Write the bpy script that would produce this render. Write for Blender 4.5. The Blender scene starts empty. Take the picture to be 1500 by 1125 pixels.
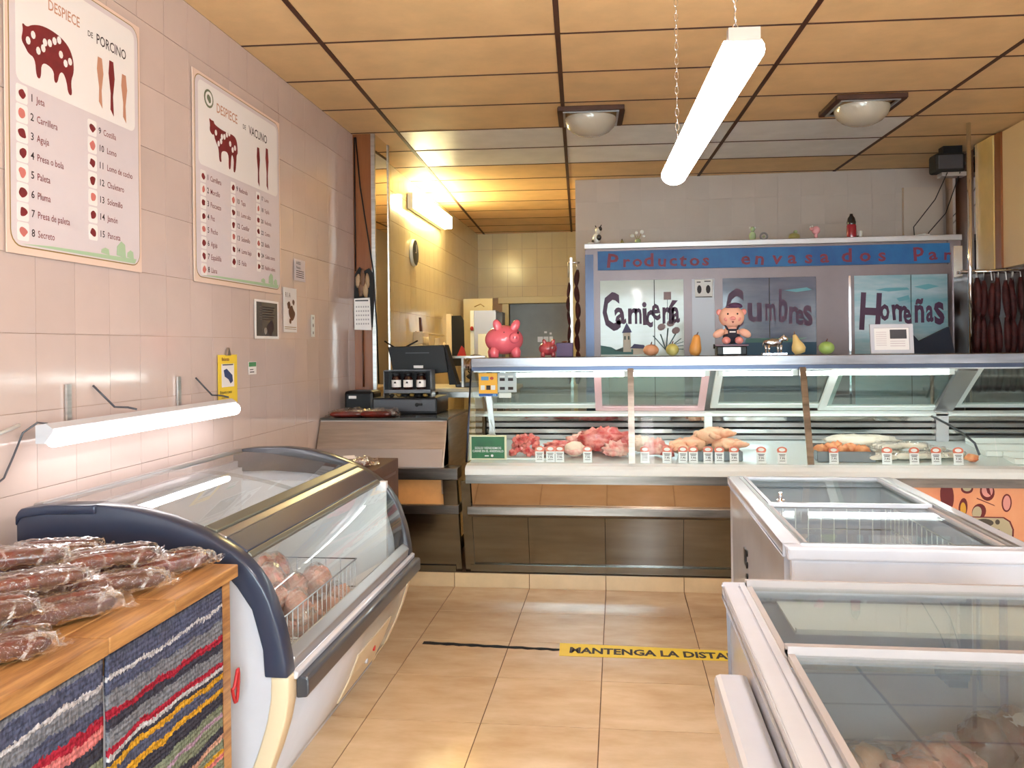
import bpy, bmesh, math, random
from mathutils import Vector, Matrix, noise
R = random.Random(7)
PI = math.pi
S = bpy.context.scene
COL = S.collection

# ---------------------------------------------------------------- camera
YAW, ROLL = 0.1237, -0.0108
fw = Vector((-math.sin(YAW), math.cos(YAW), 0)); rt = Vector((math.cos(YAW), math.sin(YAW), 0)); up = Vector((0, 0, 1))
rt2 = rt*math.cos(ROLL) + up*math.sin(ROLL); up2 = up*math.cos(ROLL) - rt*math.sin(ROLL)
cam = bpy.data.cameras.new('camera'); cam_o = bpy.data.objects.new('camera', cam); COL.objects.link(cam_o)
m = Matrix((rt2, up2, -fw)).transposed().to_4x4(); m.translation = Vector((0, 0, 1.45)); cam_o.matrix_world = m
cam.sensor_width = 36; cam.lens = 1245/1500*36; cam.shift_y = (508.4-562.5)/1500; cam.clip_start = 0.05
S.camera = cam_o
# ---------------------------------------------------------------- world, exposure
W = bpy.data.worlds.new('world'); S.world = W; W.use_nodes = True
W.node_tree.nodes['Background'].inputs[0].default_value = (0.84, 0.91, 1.0, 1)
W.node_tree.nodes['Background'].inputs[1].default_value = 9.0
S.view_settings.view_transform = 'Standard'; S.view_settings.look = 'None'
S.view_settings.gamma = 1; S.view_settings.use_curve_mapping = False
S.view_settings.exposure = 1.0
K_TUBE = 24.0      # hanging tube lamps
K_WALL = 6.0      # tube lamp on the left wall
K_ROOM = 26.0      # yellow lamp of the back room
K_CASE = 11.0      # tubes inside the display case

# ---------------------------------------------------------------- helpers
class MB:
    def __init__(s): s.v = []; s.f = []; s.sm = []; s.mi = []; s.cur = 0
    def add(s, vs, fs, smooth=False):
        o = len(s.v); s.v += [tuple(v) for v in vs]
        for f in fs: s.f.append(tuple(i+o for i in f)); s.sm.append(smooth); s.mi.append(s.cur)
        return s
    def mat(s, i): s.cur = i; return s
    def box(s, x0, x1, y0, y1, z0, z1):
        v = [(x0,y0,z0),(x1,y0,z0),(x1,y1,z0),(x0,y1,z0),(x0,y0,z1),(x1,y0,z1),(x1,y1,z1),(x0,y1,z1)]
        return s.add(v, [(0,3,2,1),(4,5,6,7),(0,1,5,4),(1,2,6,5),(2,3,7,6),(3,0,4,7)])
    def obox(s, c, d, M=None, rz=0):
        M = M or Matrix.Rotation(rz, 3, 'Z'); c = Vector(c)
        v = [c + M @ Vector((sx*d[0]/2, sy*d[1]/2, sz*d[2]/2)) for sz in (-1,1) for sx, sy in ((-1,-1),(1,-1),(1,1),(-1,1))]
        return s.add(v, [(0,3,2,1),(4,5,6,7),(0,1,5,4),(1,2,6,5),(2,3,7,6),(3,0,4,7)])
    def tube(s, pts, r, n=8, smooth=True, cap=True):
        pts = [Vector(p) for p in pts]; rs = r if isinstance(r, (list, tuple)) else [r]*len(pts)
        t0 = (pts[1]-pts[0]).normalized()
        a = Vector((0,0,1)) if abs(t0.z) < .9 else Vector((1,0,0))
        u = t0.cross(a).normalized(); vs = []
        for i, p in enumerate(pts):
            t = (pts[min(i+1, len(pts)-1)]-pts[max(i-1, 0)]).normalized()
            u = (u - t*u.dot(t)).normalized(); w = t.cross(u)
            vs += [p + (u*math.cos(2*PI*k/n) + w*math.sin(2*PI*k/n))*rs[i] for k in range(n)]
        fs = [(i*n+k, i*n+(k+1)%n, (i+1)*n+(k+1)%n, (i+1)*n+k) for i in range(len(pts)-1) for k in range(n)]
        s.add(vs, fs, smooth)
        if cap:
            s.add(vs[:n], [tuple(range(n))[::-1]]); s.add(vs[-n:], [tuple(range(n))])
        return s
    def cyl(s, p0, p1, r, n=12, r1=None): return s.tube([p0, p1], [r, r if r1 is None else r1], n)
    def lathe(s, prof, c=(0,0,0), n=20, sc=(1,1), M=None):
        c = Vector(c); vs = []
        for r, z in prof:
            for k in range(n):
                p = Vector((r*math.cos(2*PI*k/n)*sc[0], r*math.sin(2*PI*k/n)*sc[1], z)); vs.append(c + (M @ p if M else p))
        fs = [(i*n+k, i*n+(k+1)%n, (i+1)*n+(k+1)%n, (i+1)*n+k) for i in range(len(prof)-1) for k in range(n)]
        return s.add(vs, fs, True)
    def ell(s, c, r, n=16, M=None, bump=0, bs=1.0, seed=0, flat=None):
        c = Vector(c); h = max(6, n//2); vs = []
        if not isinstance(r, (tuple, list)): r = (r, r, r)
        for i in range(h+1):
            th = PI*i/h
            for k in range(n):
                ph = 2*PI*k/n; d = Vector((math.sin(th)*math.cos(ph), math.sin(th)*math.sin(ph), math.cos(th)))
                o3 = Vector((seed*3.1, seed*1.7, seed)); q = 1 + (bump*(noise.noise(d*bs*2+o3)+.4*noise.noise(d*bs*5+o3)+.2*noise.noise(d*bs*11+o3)) if bump else 0)
                p = Vector((d.x*r[0], d.y*r[1], d.z*r[2]))*q
                if flat is not None and p.z < -flat: p.z = -flat
                vs.append(c + (M @ p if M else p))
        fs = [(i*n+k, (i+1)*n+k, (i+1)*n+(k+1)%n, i*n+(k+1)%n) for i in range(h) for k in range(n)]
        return s.add(vs, fs, True)
    def prism(s, pts, o, u, v, w, smooth=False):
        """outline pts (2d) on the plane o + a*u + b*v, pushed along vector w"""
        o, u, v, w = Vector(o), Vector(u), Vector(v), Vector(w); n = len(pts)
        a = [o + u*p[0] + v*p[1] for p in pts]; b = [p + w for p in a]
        s.add(a, [tuple(range(n))]); s.add(b, [tuple(range(n))[::-1]])
        return s.add(a+b, [(i, i+n, (i+1)%n+n, (i+1)%n) for i in range(n)], smooth)
    def strip(s, A, B, smooth=True):
        n = len(A); return s.add(list(A)+list(B), [(i, i+1, n+i+1, n+i) for i in range(n-1)], smooth)
    def text(s, t, o, u, v, size, bold=0.0, th=0.0, align='LEFT', sx=1.0):
        o, u, v = Vector(o), Vector(u).normalized(), Vector(v).normalized()
        c = bpy.data.curves.new('t', 'FONT'); c.body = t; c.size = 1; c.offset = bold; c.align_x = align; c.resolution_u = 2
        ob = bpy.data.objects.new('t', c); COL.objects.link(ob); bpy.context.view_layer.update()
        me = bpy.data.meshes.new_from_object(ob.evaluated_get(bpy.context.evaluated_depsgraph_get()))
        w = u.cross(v)
        s.add([o + u*p.co.x*size*sx + v*p.co.y*size + w*th for p in me.vertices], [tuple(p.vertices) for p in me.polygons])
        bpy.data.objects.remove(ob); bpy.data.curves.remove(c); bpy.data.meshes.remove(me); return s
    def build(s, name, mat, parent=None, bev=0, recalc=True):
        me = bpy.data.meshes.new(name); me.from_pydata(s.v, [], s.f)
        for mm in (mat if isinstance(mat, (list, tuple)) else [mat]): me.materials.append(mm)
        me.polygons.foreach_set('use_smooth', s.sm); me.polygons.foreach_set('material_index', s.mi)
        if recalc:
            bm = bmesh.new(); bm.from_mesh(me); bmesh.ops.remove_doubles(bm, verts=bm.verts, dist=1e-5)
            bmesh.ops.recalc_face_normals(bm, faces=bm.faces); bm.to_mesh(me); bm.free()
        me.update()
        o = bpy.data.objects.new(name, me); COL.objects.link(o)
        if parent is not None:
            o.parent = parent; o.matrix_parent_inverse = PW[parent.name].inverted() if parent.name in PW else Matrix()
        if bev:
            b = o.modifiers.new('bevel', 'BEVEL'); b.width = bev; b.segments = 2; b.limit_method = 'ANGLE'; b.angle_limit = .6
        return o
PW = {}   # world matrix of each thing, so parts can be given in world coordinates
def thing(name, label, cat, loc=(0,0,0), rz=0, group=None, local=False):
    o = bpy.data.objects.new(name, None); COL.objects.link(o); o.empty_display_size = .05
    o.matrix_world = Matrix.Translation(loc) @ Matrix.Rotation(rz, 4, 'Z')
    if not local: PW[o.name] = o.matrix_world.copy()
    o['label'] = label; o['category'] = cat
    if group: o['group'] = group
    return o
def tag(o, label, cat, group=None):
    o['label'] = label; o['category'] = cat
    if group: o['group'] = group
    return o
def struct(name, mb, mat, parent=None, **k):
    o = mb.build(name, mat, parent, **k)
    if parent is None: o['kind'] = 'structure'
    return o
def lab(o, t): o['label'] = t; return o
def dup(root, loc, rz, label, group=None):
    r = root.copy(); COL.objects.link(r); r.matrix_world = Matrix.Translation(loc) @ Matrix.Rotation(rz, 4, 'Z'); r['label'] = label
    if group: r['group'] = group
    for ch in list(root.children):
        c = ch.copy(); COL.objects.link(c); c.parent = r
        for g in ch.children:
            d = g.copy(); COL.objects.link(d); d.parent = c
    return r

# ---------------------------------------------------------------- materials
def srgb(r, g, b):
    f = lambda c: c/12.92 if c <= .04045 else ((c+.055)/1.055)**2.4
    return (f(r/255), f(g/255), f(b/255), 1)
def mat(name, c=(200,200,200), rough=.5, metal=0, var=0.0, vs=6.0, bump=0.0, bscale=40.0, coat=0, spec=.5, c2=None, stretch=None, objvar=0.0, emit=0, sss=0, trans=0, alpha=1):
    M = bpy.data.materials.new(name); M.use_nodes = True; N = M.node_tree.nodes; L = M.node_tree.links
    B = N['Principled BSDF']; B.inputs['Roughness'].default_value = rough; B.inputs['Metallic'].default_value = metal
    B.inputs['Base Color'].default_value = srgb(*c); B.inputs['Coat Weight'].default_value = coat; B.inputs['Specular IOR Level'].default_value = spec
    B.inputs['Coat Roughness'].default_value = .06
    if sss: B.inputs['Subsurface Weight'].default_value = sss; B.inputs['Subsurface Scale'].default_value = .01
    if emit: B.inputs['Emission Color'].default_value = srgb(*c); B.inputs['Emission Strength'].default_value = emit
    tc = N.new('ShaderNodeTexCoord'); mp = N.new('ShaderNodeMapping'); L.new(tc.outputs['Object'], mp.inputs['Vector'])
    if stretch: mp.inputs['Scale'].default_value = stretch
    if var or c2:
        nz = N.new('ShaderNodeTexNoise'); nz.inputs['Scale'].default_value = vs; nz.inputs['Detail'].default_value = 5; nz.inputs['Roughness'].default_value = .6
        L.new(mp.outputs[0], nz.inputs['Vector'])
        rp = N.new('ShaderNodeValToRGB'); rp.color_ramp.elements[0].position = .35; rp.color_ramp.elements[1].position = .68
        ca = srgb(*c); cb = srgb(*(c2 if c2 else [max(0, x*(1-var)) for x in c]))
        rp.color_ramp.elements[0].color = ca; rp.color_ramp.elements[1].color = cb
        L.new(nz.outputs[0], rp.inputs[0]); src = rp.outputs[0]
        if objvar:
            oi = N.new('ShaderNodeObjectInfo'); mr = N.new('ShaderNodeMapRange'); mr.inputs[3].default_value = 1-objvar; mr.inputs[4].default_value = 1+objvar*.4
            L.new(oi.outputs['Random'], mr.inputs[0]); hs = N.new('ShaderNodeHueSaturation'); L.new(mr.outputs[0], hs.inputs['Value']); L.new(src, hs.inputs['Color']); src = hs.outputs[0]
            ad = N.new('ShaderNodeVectorMath'); ad.operation = 'ADD'; sc = N.new('ShaderNodeVectorMath'); sc.operation = 'SCALE'; sc.inputs[3].default_value = 9
            cx = N.new('ShaderNodeCombineXYZ'); L.new(oi.outputs['Random'], cx.inputs[0]); L.new(oi.outputs['Random'], cx.inputs[1]); L.new(cx.outputs[0], sc.inputs[0])
            L.new(tc.outputs['Object'], ad.inputs[0]); L.new(sc.outputs[0], ad.inputs[1]); L.new(ad.outputs[0], mp.inputs['Vector'])
        L.new(src, B.inputs['Base Color'])
    if bump:
        nb = N.new('ShaderNodeTexNoise'); nb.inputs['Scale'].default_value = bscale; nb.inputs['Detail'].default_value = 3
        L.new(mp.outputs[0], nb.inputs['Vector']); bp = N.new('ShaderNodeBump'); bp.inputs['Strength'].default_value = bump; bp.inputs['Distance'].default_value = .01
        L.new(nb.outputs[0], bp.inputs['Height']); L.new(bp.outputs[0], B.inputs['Normal'])
    return M
def glass(name, tint=(240,248,245), refl=1.0, ior=1.5, haze=0.0, rough=0.0, bump=0.0, bscale=30, haze_noise=0):
    """thin pane: clear straight-through light plus mirror reflection by Fresnel"""
    M = bpy.data.materials.new(name); M.use_nodes = True; N = M.node_tree.nodes; L = M.node_tree.links
    N.remove(N['Principled BSDF']); out = N['Material Output']
    t = N.new('ShaderNodeBsdfTransparent'); t.inputs[0].default_value = srgb(*tint)
    g = N.new('ShaderNodeBsdfGlossy'); g.inputs['Roughness'].default_value = rough; g.inputs[0].default_value = (1,1,1,1)
    fr = N.new('ShaderNodeFresnel'); fr.inputs[0].default_value = ior
    geo = N.new('ShaderNodeNewGeometry')
    # same reflectance from either side of the pane
    mi = N.new('ShaderNodeMath'); mi.operation = 'MULTIPLY'; mi.inputs[1].default_value = refl
    iorv = N.new('ShaderNodeMapRange'); iorv.inputs[3].default_value = ior; iorv.inputs[4].default_value = 1/ior
    L.new(geo.outputs['Backfacing'], iorv.inputs[0]); L.new(iorv.outputs[0], fr.inputs[0]); L.new(fr.outputs[0], mi.inputs[0])
    mi.use_clamp = True
    mx = N.new('ShaderNodeMixShader'); L.new(mi.outputs[0], mx.inputs[0])
    base = t.outputs[0]
    if haze and haze_noise:
        d = N.new('ShaderNodeBsdfDiffuse'); d.inputs[0].default_value = (.92,.90,.90,1); m2 = N.new('ShaderNodeMixShader'); tc2 = N.new('ShaderNodeTexCoord'); nh = N.new('ShaderNodeTexNoise'); nh.inputs['Scale'].default_value = haze_noise; nh.inputs['Detail'].default_value = 4; nh.inputs['Distortion'].default_value = 1.5
        L.new(tc2.outputs['Object'], nh.inputs['Vector']); rh = N.new('ShaderNodeMapRange'); rh.inputs[1].default_value = .56; rh.inputs[2].default_value = .68; rh.inputs[3].default_value = .01; rh.inputs[4].default_value = haze; L.new(nh.outputs[0], rh.inputs[0]); L.new(rh.outputs[0], m2.inputs[0])
        L.new(t.outputs[0], m2.inputs[1]); L.new(d.outputs[0], m2.inputs[2]); base = m2.outputs[0]
    elif haze:
        d = N.new('ShaderNodeBsdfDiffuse'); d.inputs[0].default_value = (.85,.87,.88,1); m2 = N.new('ShaderNodeMixShader'); m2.inputs[0].default_value = haze
        L.new(t.outputs[0], m2.inputs[1]); L.new(d.outputs[0], m2.inputs[2]); base = m2.outputs[0]
    L.new(base, mx.inputs[1]); L.new(g.outputs[0], mx.inputs[2]); L.new(mx.outputs[0], out.inputs[0])
    if bump:
        tc = N.new('ShaderNodeTexCoord'); nb = N.new('ShaderNodeTexNoise'); nb.inputs['Scale'].default_value = bscale; nb.inputs['Detail'].default_value = 4
        L.new(tc.outputs['Object'], nb.inputs['Vector']); bp = N.new('ShaderNodeBump'); bp.inputs['Strength'].default_value = bump; bp.inputs['Distance'].default_value = .02
        L.new(nb.outputs[0], bp.inputs['Height']); L.new(bp.outputs[0], g.inputs['Normal']); L.new(bp.outputs[0], fr.inputs['Normal'])
    return M
def emis(name, c, k):
    M = bpy.data.materials.new(name); M.use_nodes = True; N = M.node_tree.nodes; L = M.node_tree.links
    N.remove(N['Principled BSDF']); e = N.new('ShaderNodeEmission'); e.inputs[0].default_value = c; e.inputs[1].default_value = k
    L.new(e.outputs[0], N['Material Output'].inputs[0]); return M
m_floor = mat('floor_tile_stone', (226,196,158), .13, var=.1, vs=3.2, c2=(206,172,132), objvar=.07, stretch=(1,2.2,1), bump=.02, bscale=6)
m_plinth = mat('plinth_tile', (226,200,160), .25, var=.08, vs=5, objvar=.05)
m_grout_f = mat('floor_grout', (112,82,58), .9, var=.2)
m_wall = mat('wall_tile_glaze', (212,192,184), .11, var=.04, vs=2, objvar=.035, bump=.05, bscale=14)
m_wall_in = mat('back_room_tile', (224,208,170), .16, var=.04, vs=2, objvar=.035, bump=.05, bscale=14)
m_wall_far = mat('rear_wall_tile', (196,182,172), .3, var=.04, vs=2, objvar=.03)
m_grout_w = mat('wall_grout', (190,164,146), .9, var=.1)
m_ceil = mat('ceiling_panel_tan', (240,200,146), .6, var=.06, vs=4, objvar=.05, bump=.05, bscale=120)
m_ceil_g = mat('ceiling_panel_grey', (244,242,242), .35, var=.06, vs=4, objvar=.03)
m_brown = mat('grid_brown', (84,46,28), .6, var=.2)
m_steel = mat('brushed_steel', (206,202,198), .3, 1, var=.12, vs=3, stretch=(1,1,14), bump=.03, bscale=30)
m_steel_m = mat('polished_steel', (214,196,178), .05, 1, var=.05, vs=2, bump=.015, bscale=3)
m_kick = mat('kick_steel', (150,156,156), .18, 1, var=.12, vs=2.5, stretch=(.6,1,5), bump=.03, bscale=8)
m_dsteel = mat('dark_edge_steel', (70,76,92), .3, 1)
m_slab = mat('slab_steel', (132,130,134), .22, 1, var=.2, vs=2, stretch=(1,1,10))
m_alu = mat('aluminium', (186,184,186), .32, .85)
m_chrome = mat('chrome', (225,225,228), .08, 1)
m_white = mat('white_enamel', (206,208,218), .22, var=.03, coat=.3)
m_white_in = mat('freezer_liner', (236,236,240), .35)
m_cream = mat('cream_plastic', (226,208,176), .35)
m_wplast = mat('white_plastic', (228,232,230), .35)
m_blue = mat('slate_blue_plastic', (50,58,80), .28, spec=.5, coat=.2)
m_dgrey = mat('dark_grey_plastic', (62,64,72), .3, coat=.3)
m_black = mat('black_plastic', (16,16,20), .4, spec=.3)
m_blackm = mat('black_matte', (16,16,18), .7)
m_glass = glass('clear_glass', (244,250,248))
m_glass_r = glass('case_rear_glass', (225,235,232), refl=1.6)
m_glass_f = glass('freezer_glass', (236,240,240), refl=.8, haze=.03)
m_glass_f2 = glass('clear_lid_glass', (242,246,246), refl=.42, haze=.02)
m_lidf = mat('lid_frame_grey', (172,164,164), .35, spec=.6)
m_rail = mat('rail_steel', (150,144,138), .28, 1, var=.25, vs=2.5, stretch=(1,1,10))
m_film = glass('plastic_film', (255,255,255), refl=1.8, ior=1.5, haze=.5, haze_noise=14, rough=.06, bump=.8, bscale=38)
m_film2 = glass('bag_plastic', (255,252,250), refl=1.5, ior=1.5, haze=.12, rough=.1, bump=.9, bscale=45)
m_glass_c = glass('case_front_glass', (246,251,249), refl=.12)
m_tube = emis('lamp_tube_lit', (1.0,.95,.95,1), K_TUBE)
m_tube_w = emis('wall_tube_lit', (1.0,.95,.95,1), K_WALL)
m_tube_r = emis('room_tube_lit', (1.0,.86,.42,1), K_ROOM)
m_tube_c = emis('case_tube_lit', (.95,1.0,.97,1), K_CASE)
m_wood = mat('pine_wood', (200,150,92), .38, c2=(140,94,52), vs=5, stretch=(11,.9,11), objvar=.08, bump=.1, bscale=30)
m_wood_o = mat('orange_laminate', (142,84,46), .3, c2=(120,66,34), vs=3, stretch=(6,6,.5))
m_wood_y = mat('yellow_laminate', (224,190,120), .4, var=.05)
m_dbrown = mat('dark_brown_panel', (96,52,34), .35, var=.15, vs=3)
m_card = mat('cardboard_dark', (104,72,56), .6, var=.15, vs=5)
m_saus = mat('cured_sausage', (116,28,18), .28, c2=(66,18,14), vs=16, bump=.25, bscale=60, coat=.4)
m_saus2 = mat('cured_sausage_dark', (96,30,26), .3, c2=(60,18,18), vs=14, bump=.25, bscale=60, coat=.4)
m_red = mat('red_meat', (204,64,66), .3, c2=(242,160,150), vs=22, bump=.3, bscale=50, coat=.3)
m_pork = mat('pork', (232,132,126), .35, c2=(252,220,204), vs=20, bump=.3, bscale=50, coat=.3)
m_fat = mat('fat', (250,226,206), .4, var=.05)
m_chick = mat('chicken', (246,206,170), .35, c2=(240,166,136), vs=12, bump=.35, bscale=45, coat=.3)
m_orange = mat('orange_filling', (236,170,116), .4, c2=(220,112,78), vs=18, bump=.3)
m_cheese = mat('pale_pack', (240,232,216), .35, var=.08, vs=12, bump=.3, bscale=60)
m_ground = mat('frozen_meat', (206,140,124), .45, c2=(232,190,176), vs=12, bump=.5, bscale=40)
m_ink = mat('ink_black', (52,40,44), .6)
m_inkr = mat('ink_red', (128,34,40), .6, var=.1, vs=30)
m_inkp = mat('ink_brown', (196,142,116), .6)
m_inkg = mat('ink_green', (172,200,164), .6)
m_pap = mat('poster_paper', (222,212,216), .35, var=.03, vs=2)
m_papw = mat('white_paper', (238,234,232), .55)
m_papb = mat('poster_border', (232,206,190), .35)
m_gold = mat('poster_edge_line', (150,120,60), .5)
# ================================================================ SETTING
XL, XR, YF, YB, YR, ZC = -1.855, 2.84, -2.2, 7.8, 11.3, 2.973
T = .456
# floor: slab of grout, one tile object per tile
fl = struct('floor', MB().box(XL-.1, XR+.1, YF-.1, YR+.1, -.1, -.004), m_grout_f)
def piece(me_name, w, d, h, mt):
    return MB().box(-w/2, w/2, -d/2, d/2, -h, 0).build(me_name, mt)
def bar_mesh(nm, w, d, h, mt):
    o = MB().box(-w/2, w/2, -d/2, d/2, -h, 0).build(nm, mt); me = o.data; bpy.data.objects.remove(o); return me
tile_me = bar_mesh('floor_tile', T-.004, T-.004, .02, m_floor)
x0, y0 = -.9965, 5.062
def put(name, me, parent, M):
    o = bpy.data.objects.new(name, me); COL.objects.link(o); o.parent = parent; o.matrix_parent_inverse = Matrix(); o.matrix_local = M; return o
def clipname(i): return i
for i in range(-2, 9):
    for j in range(-1, 16):
        cx, cyy = x0+(i+.5)*T, y0-(j+.5)*T
        a, b = max(cx-T/2, XL), min(cx+T/2, XR); c, d = cyy-T/2, cyy+T/2
        if b-a < .02: continue
        if d > 5.53: continue
        if a > cx-T/2 or b < cx+T/2:
            o = MB().box(a+.002, b-.002, c+.002, d-.002, -.02, 0).build('floor_tile', m_floor, fl)
        else: put('floor_tile', tile_me, fl, Matrix.Translation((cx, cyy, 0)))
g = MB()
for i in range(-2, 9):
    for j in range(1, 14):
        a, b = max(x0+i*T, XL)+.002, min(x0+(i+1)*T, XR)-.002; c, d = y0+j*T+.002, min(y0+(j+1)*T, YR)-.002
        if b-a > .02 and d-c > .02: g.box(a, b, c, d, -.02, 0)
o = g.build('floor_tile', m_floor, fl); o['kind'] = 'stuff'
# plinth under the counters
pl = struct('trim_1', MB().box(XL, XR, 5.078, 5.98, 0, .084), m_grout_f)
for i in range(-2, 9):
    a, b = max(x0+i*T, XL)+.002, min(x0+(i+1)*T, XR)-.002
    if b-a > .02: MB().box(a, b, 5.068, 5.078, .001, .086).build('plinth_tile', m_plinth, pl)
# ceiling
ce = struct('ceiling', MB().box(XL-.1, XR+.1, YF-.1, YR+.1, ZC+.012, ZC+.1), m_brown)
A_ = .0443; cs, sn = math.cos(A_), math.sin(A_); CX0, CY0, CW, CD = -1.446, 4.08, 1.173, .5866
def clip(poly, x0, x1, y0, y1):
    for ax, lim, sg in ((0, x0, 1), (0, x1, -1), (1, y0, 1), (1, y1, -1)):
        out = []
        for k in range(len(poly)):
            p, q = poly[k], poly[(k+1) % len(poly)]; a = (p[ax]-lim)*sg; b = (q[ax]-lim)*sg
            if a >= 0: out.append(p)
            if a*b < 0: t = a/(a-b); out.append((p[0]+(q[0]-p[0])*t, p[1]+(q[1]-p[1])*t))
        poly = out
        if not poly: return []
    return poly
def area(p): return abs(sum(p[k][0]*p[(k+1) % len(p)][1]-p[(k+1) % len(p)][0]*p[k][1] for k in range(len(p))))/2 if p else 0
for i in range(-2, 5):
    for j in range(-12, 14):
        gx, gy = .013, .0055
        q = [(i*CW+gx, j*CD+gy), ((i+1)*CW-gx, j*CD+gy), ((i+1)*CW-gx, (j+1)*CD-gy), (i*CW+gx, (j+1)*CD-gy)]
        w = [(CX0+a*cs-b*sn, CY0+a*sn+b*cs) for a, b in q]; mb = MB(); ok = 0
        for reg in ((XL, XR, YF, YB), (XL, -.37, YB, YR)):
            p = clip(w, *reg)
            if area(p) > .004: mb.prism(p, (0,0,ZC), (1,0,0), (0,1,0), (0,0,.012)); ok = 1
        if ok:
            grey = j in (3, 4) and 0 <= i <= 2
            mb.build('ceiling_panel', m_ceil_g if grey else m_ceil, ce)
for i in range(-1, 5):   # the broad bars that run towards the rear
    for reg in ((XL, XR, YF, YB), (XL, -.37, YB, YR)):
        w = [(CX0+a*cs-b*sn, CY0+a*sn+b*cs) for a, b in ((i*CW-.012, -8), (i*CW+.012, -8), (i*CW+.012, 9), (i*CW-.012, 9))]
        p = clip(w, *reg)
        if area(p) > .004: MB().prism(p, (0,0,ZC-.004), (1,0,0), (0,1,0), (0,0,.015)).build('ceiling_grid_bar', m_brown, ce)
for j in range(-10, 13):   # the thin cross bars
    for reg in ((XL, XR, YF, YB), (XL, -.37, YB, YR)):
        w = [(CX0+a*cs-b*sn, CY0+a*sn+b*cs) for a, b in ((-2, j*CD-.007), (5, j*CD-.007), (5, j*CD+.007), (-2, j*CD+.007))]
        p = clip(w, *reg)
        if area(p) > .004: MB().prism(p, (0,0,ZC-.003), (1,0,0), (0,1,0), (0,0,.014)).build('ceiling_cross_bar', m_brown, ce)
# walls with their tiles (20 x 25 cm)
wt = bar_mesh('wall_tile', .198, .248, .006, m_wall); wti = bar_mesh('wall_tile', .197, .247, .006, m_wall_in); wtf = bar_mesh('wall_tile', .197, .247, .006, m_wall_far)
RX = Matrix(((0,0,1,0),(1,0,0,0),(0,1,0,0),(0,0,0,1)))      # local z -> +X, x -> Y, y -> Z
RXm = Matrix(((0,0,-1,0),(-1,0,0,0),(0,1,0,0),(0,0,0,1)))
RYm = Matrix(((1,0,0,0),(0,0,-1,0),(0,1,0,0),(0,0,0,1)))    # local z -> -Y
def jit(): return Matrix.Rotation(R.uniform(-.004,.004), 4, 'X') @ Matrix.Rotation(R.uniform(-.004,.004), 4, 'Y')
wl = struct('wall_left', MB().box(XL-.12, XL-.004, YF, YR+.1, 0, ZC), m_grout_w)
n = 0; st = MB(); st2 = MB()
Z0 = .01
for k in range(0, 12):
    for j in range(-22, 42):
        y = 3.122+j*.2; z = Z0+k*.25; z1 = min(z+.25, ZC)
        if z1-z < .05: continue
        if y > 11.2: continue
        if 1.9 < y < 5.8 and z > .7 and z1 == z+.25:
            put('wall_tile', wt, wl, Matrix.Translation((XL, y+.1, z+.125)) @ RX @ jit())
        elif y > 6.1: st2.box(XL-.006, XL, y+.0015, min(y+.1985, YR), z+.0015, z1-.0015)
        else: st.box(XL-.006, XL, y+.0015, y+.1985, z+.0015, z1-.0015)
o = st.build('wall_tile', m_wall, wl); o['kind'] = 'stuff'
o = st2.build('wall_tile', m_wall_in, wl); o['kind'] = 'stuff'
wr = struct('wall_right', MB().box(XR+.004, XR+.12, YF, YB+.1, 0, ZC), m_grout_w)
st = MB()
for k in range(12):
    for j in range(-22, 23):
        y = 3.122+j*.2; z = Z0+k*.25; z1 = min(z+.25, ZC)
        if z1-z > .05: st.box(XR, XR+.006, y+.0015, y+.1985, z+.0015, z1-.0015)
o = st.build('wall_tile', m_wall, wr); o['kind'] = 'stuff'
# rear wall behind the cold cabinet
wb = struct('wall_rear', MB().box(-.366, XR+.1, YB+.004, YB+.14, 0, ZC).box(-.366, -.26, YB+.14, YR+.1, 0, ZC), m_wall_far)
for k in range(8, 12):
    for j in range(17):
        x = -.372+j*.2; z = Z0+k*.25; z1 = min(z+.25, ZC)
        if z1 == z+.25: put('wall_tile', wtf, wb, Matrix.Translation((x+.1, YB, z+.125)) @ RYm @ jit())
        elif x+.2 < XR: MB().box(x+.0015, x+.1985, YB, YB+.006, z+.0015, z1-.0015).build('wall_tile', m_wall_far, wb)
# far wall of the back room with the doorway
DX0, DX1, DZ = -1.44, -.62, 2.03
wd = struct('wall_back_room', MB().box(XL, DX0, YR+.004, YR+.12, 0, ZC).box(DX1, -.25, YR+.004, YR+.12, 0, ZC).box(DX0, DX1, YR+.004, YR+.12, DZ, ZC), m_grout_w)
for k in range(4, 12):
    for j in range(8):
        x = XL+j*.2; z = Z0+k*.25; z1 = min(z+.25, ZC); x1 = min(x+.2, -.37)
        if x1-x < .02 or z1-z < .02: continue
        if z < DZ and x1 > DX0-.08 and x < DX1+.08:
            if z1 <= DZ+.08: continue
            z = DZ+.08
        MB().box(x+.0015, x1-.0015, YR, YR+.006, z+.0015, z1-.0015).build('wall_tile', m_wall_in, wd)
m_store = mat('store_wall', (150,150,142), .6, var=.05)
struct('wall_store', MB().box(-2.0, .2, 12.6, 12.7, 0, 2.6).box(-2.0, -1.95, YR+.12, 12.6, 0, 2.6).box(.15, .2, YR+.12, 12.6, 0, 2.6).box(-2, .2, YR+.12, 12.7, 2.6, 2.65).box(-2, .2, YR+.12, 12.7, -.05, 0), m_store)
struct('trim_2', MB().box(DX0-.09, DX0, YR-.03, YR+.13, 0, DZ+.09).box(DX1, DX1+.09, YR-.03, YR+.13, 0, DZ+.09).box(DX0-.14, DX1+.09, YR-.05, YR+.13, DZ, DZ+.09), mat('door_frame_cream', (226,214,178), .4), bev=.006)
dr = struct('door_1', MB().box(-1.82, -1.47, 9.98, 10.02, .02, 2.03), mat('door_leaf_cream', (222,210,172), .4))
dr.matrix_world = Matrix.Translation((0,0,0))
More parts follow.
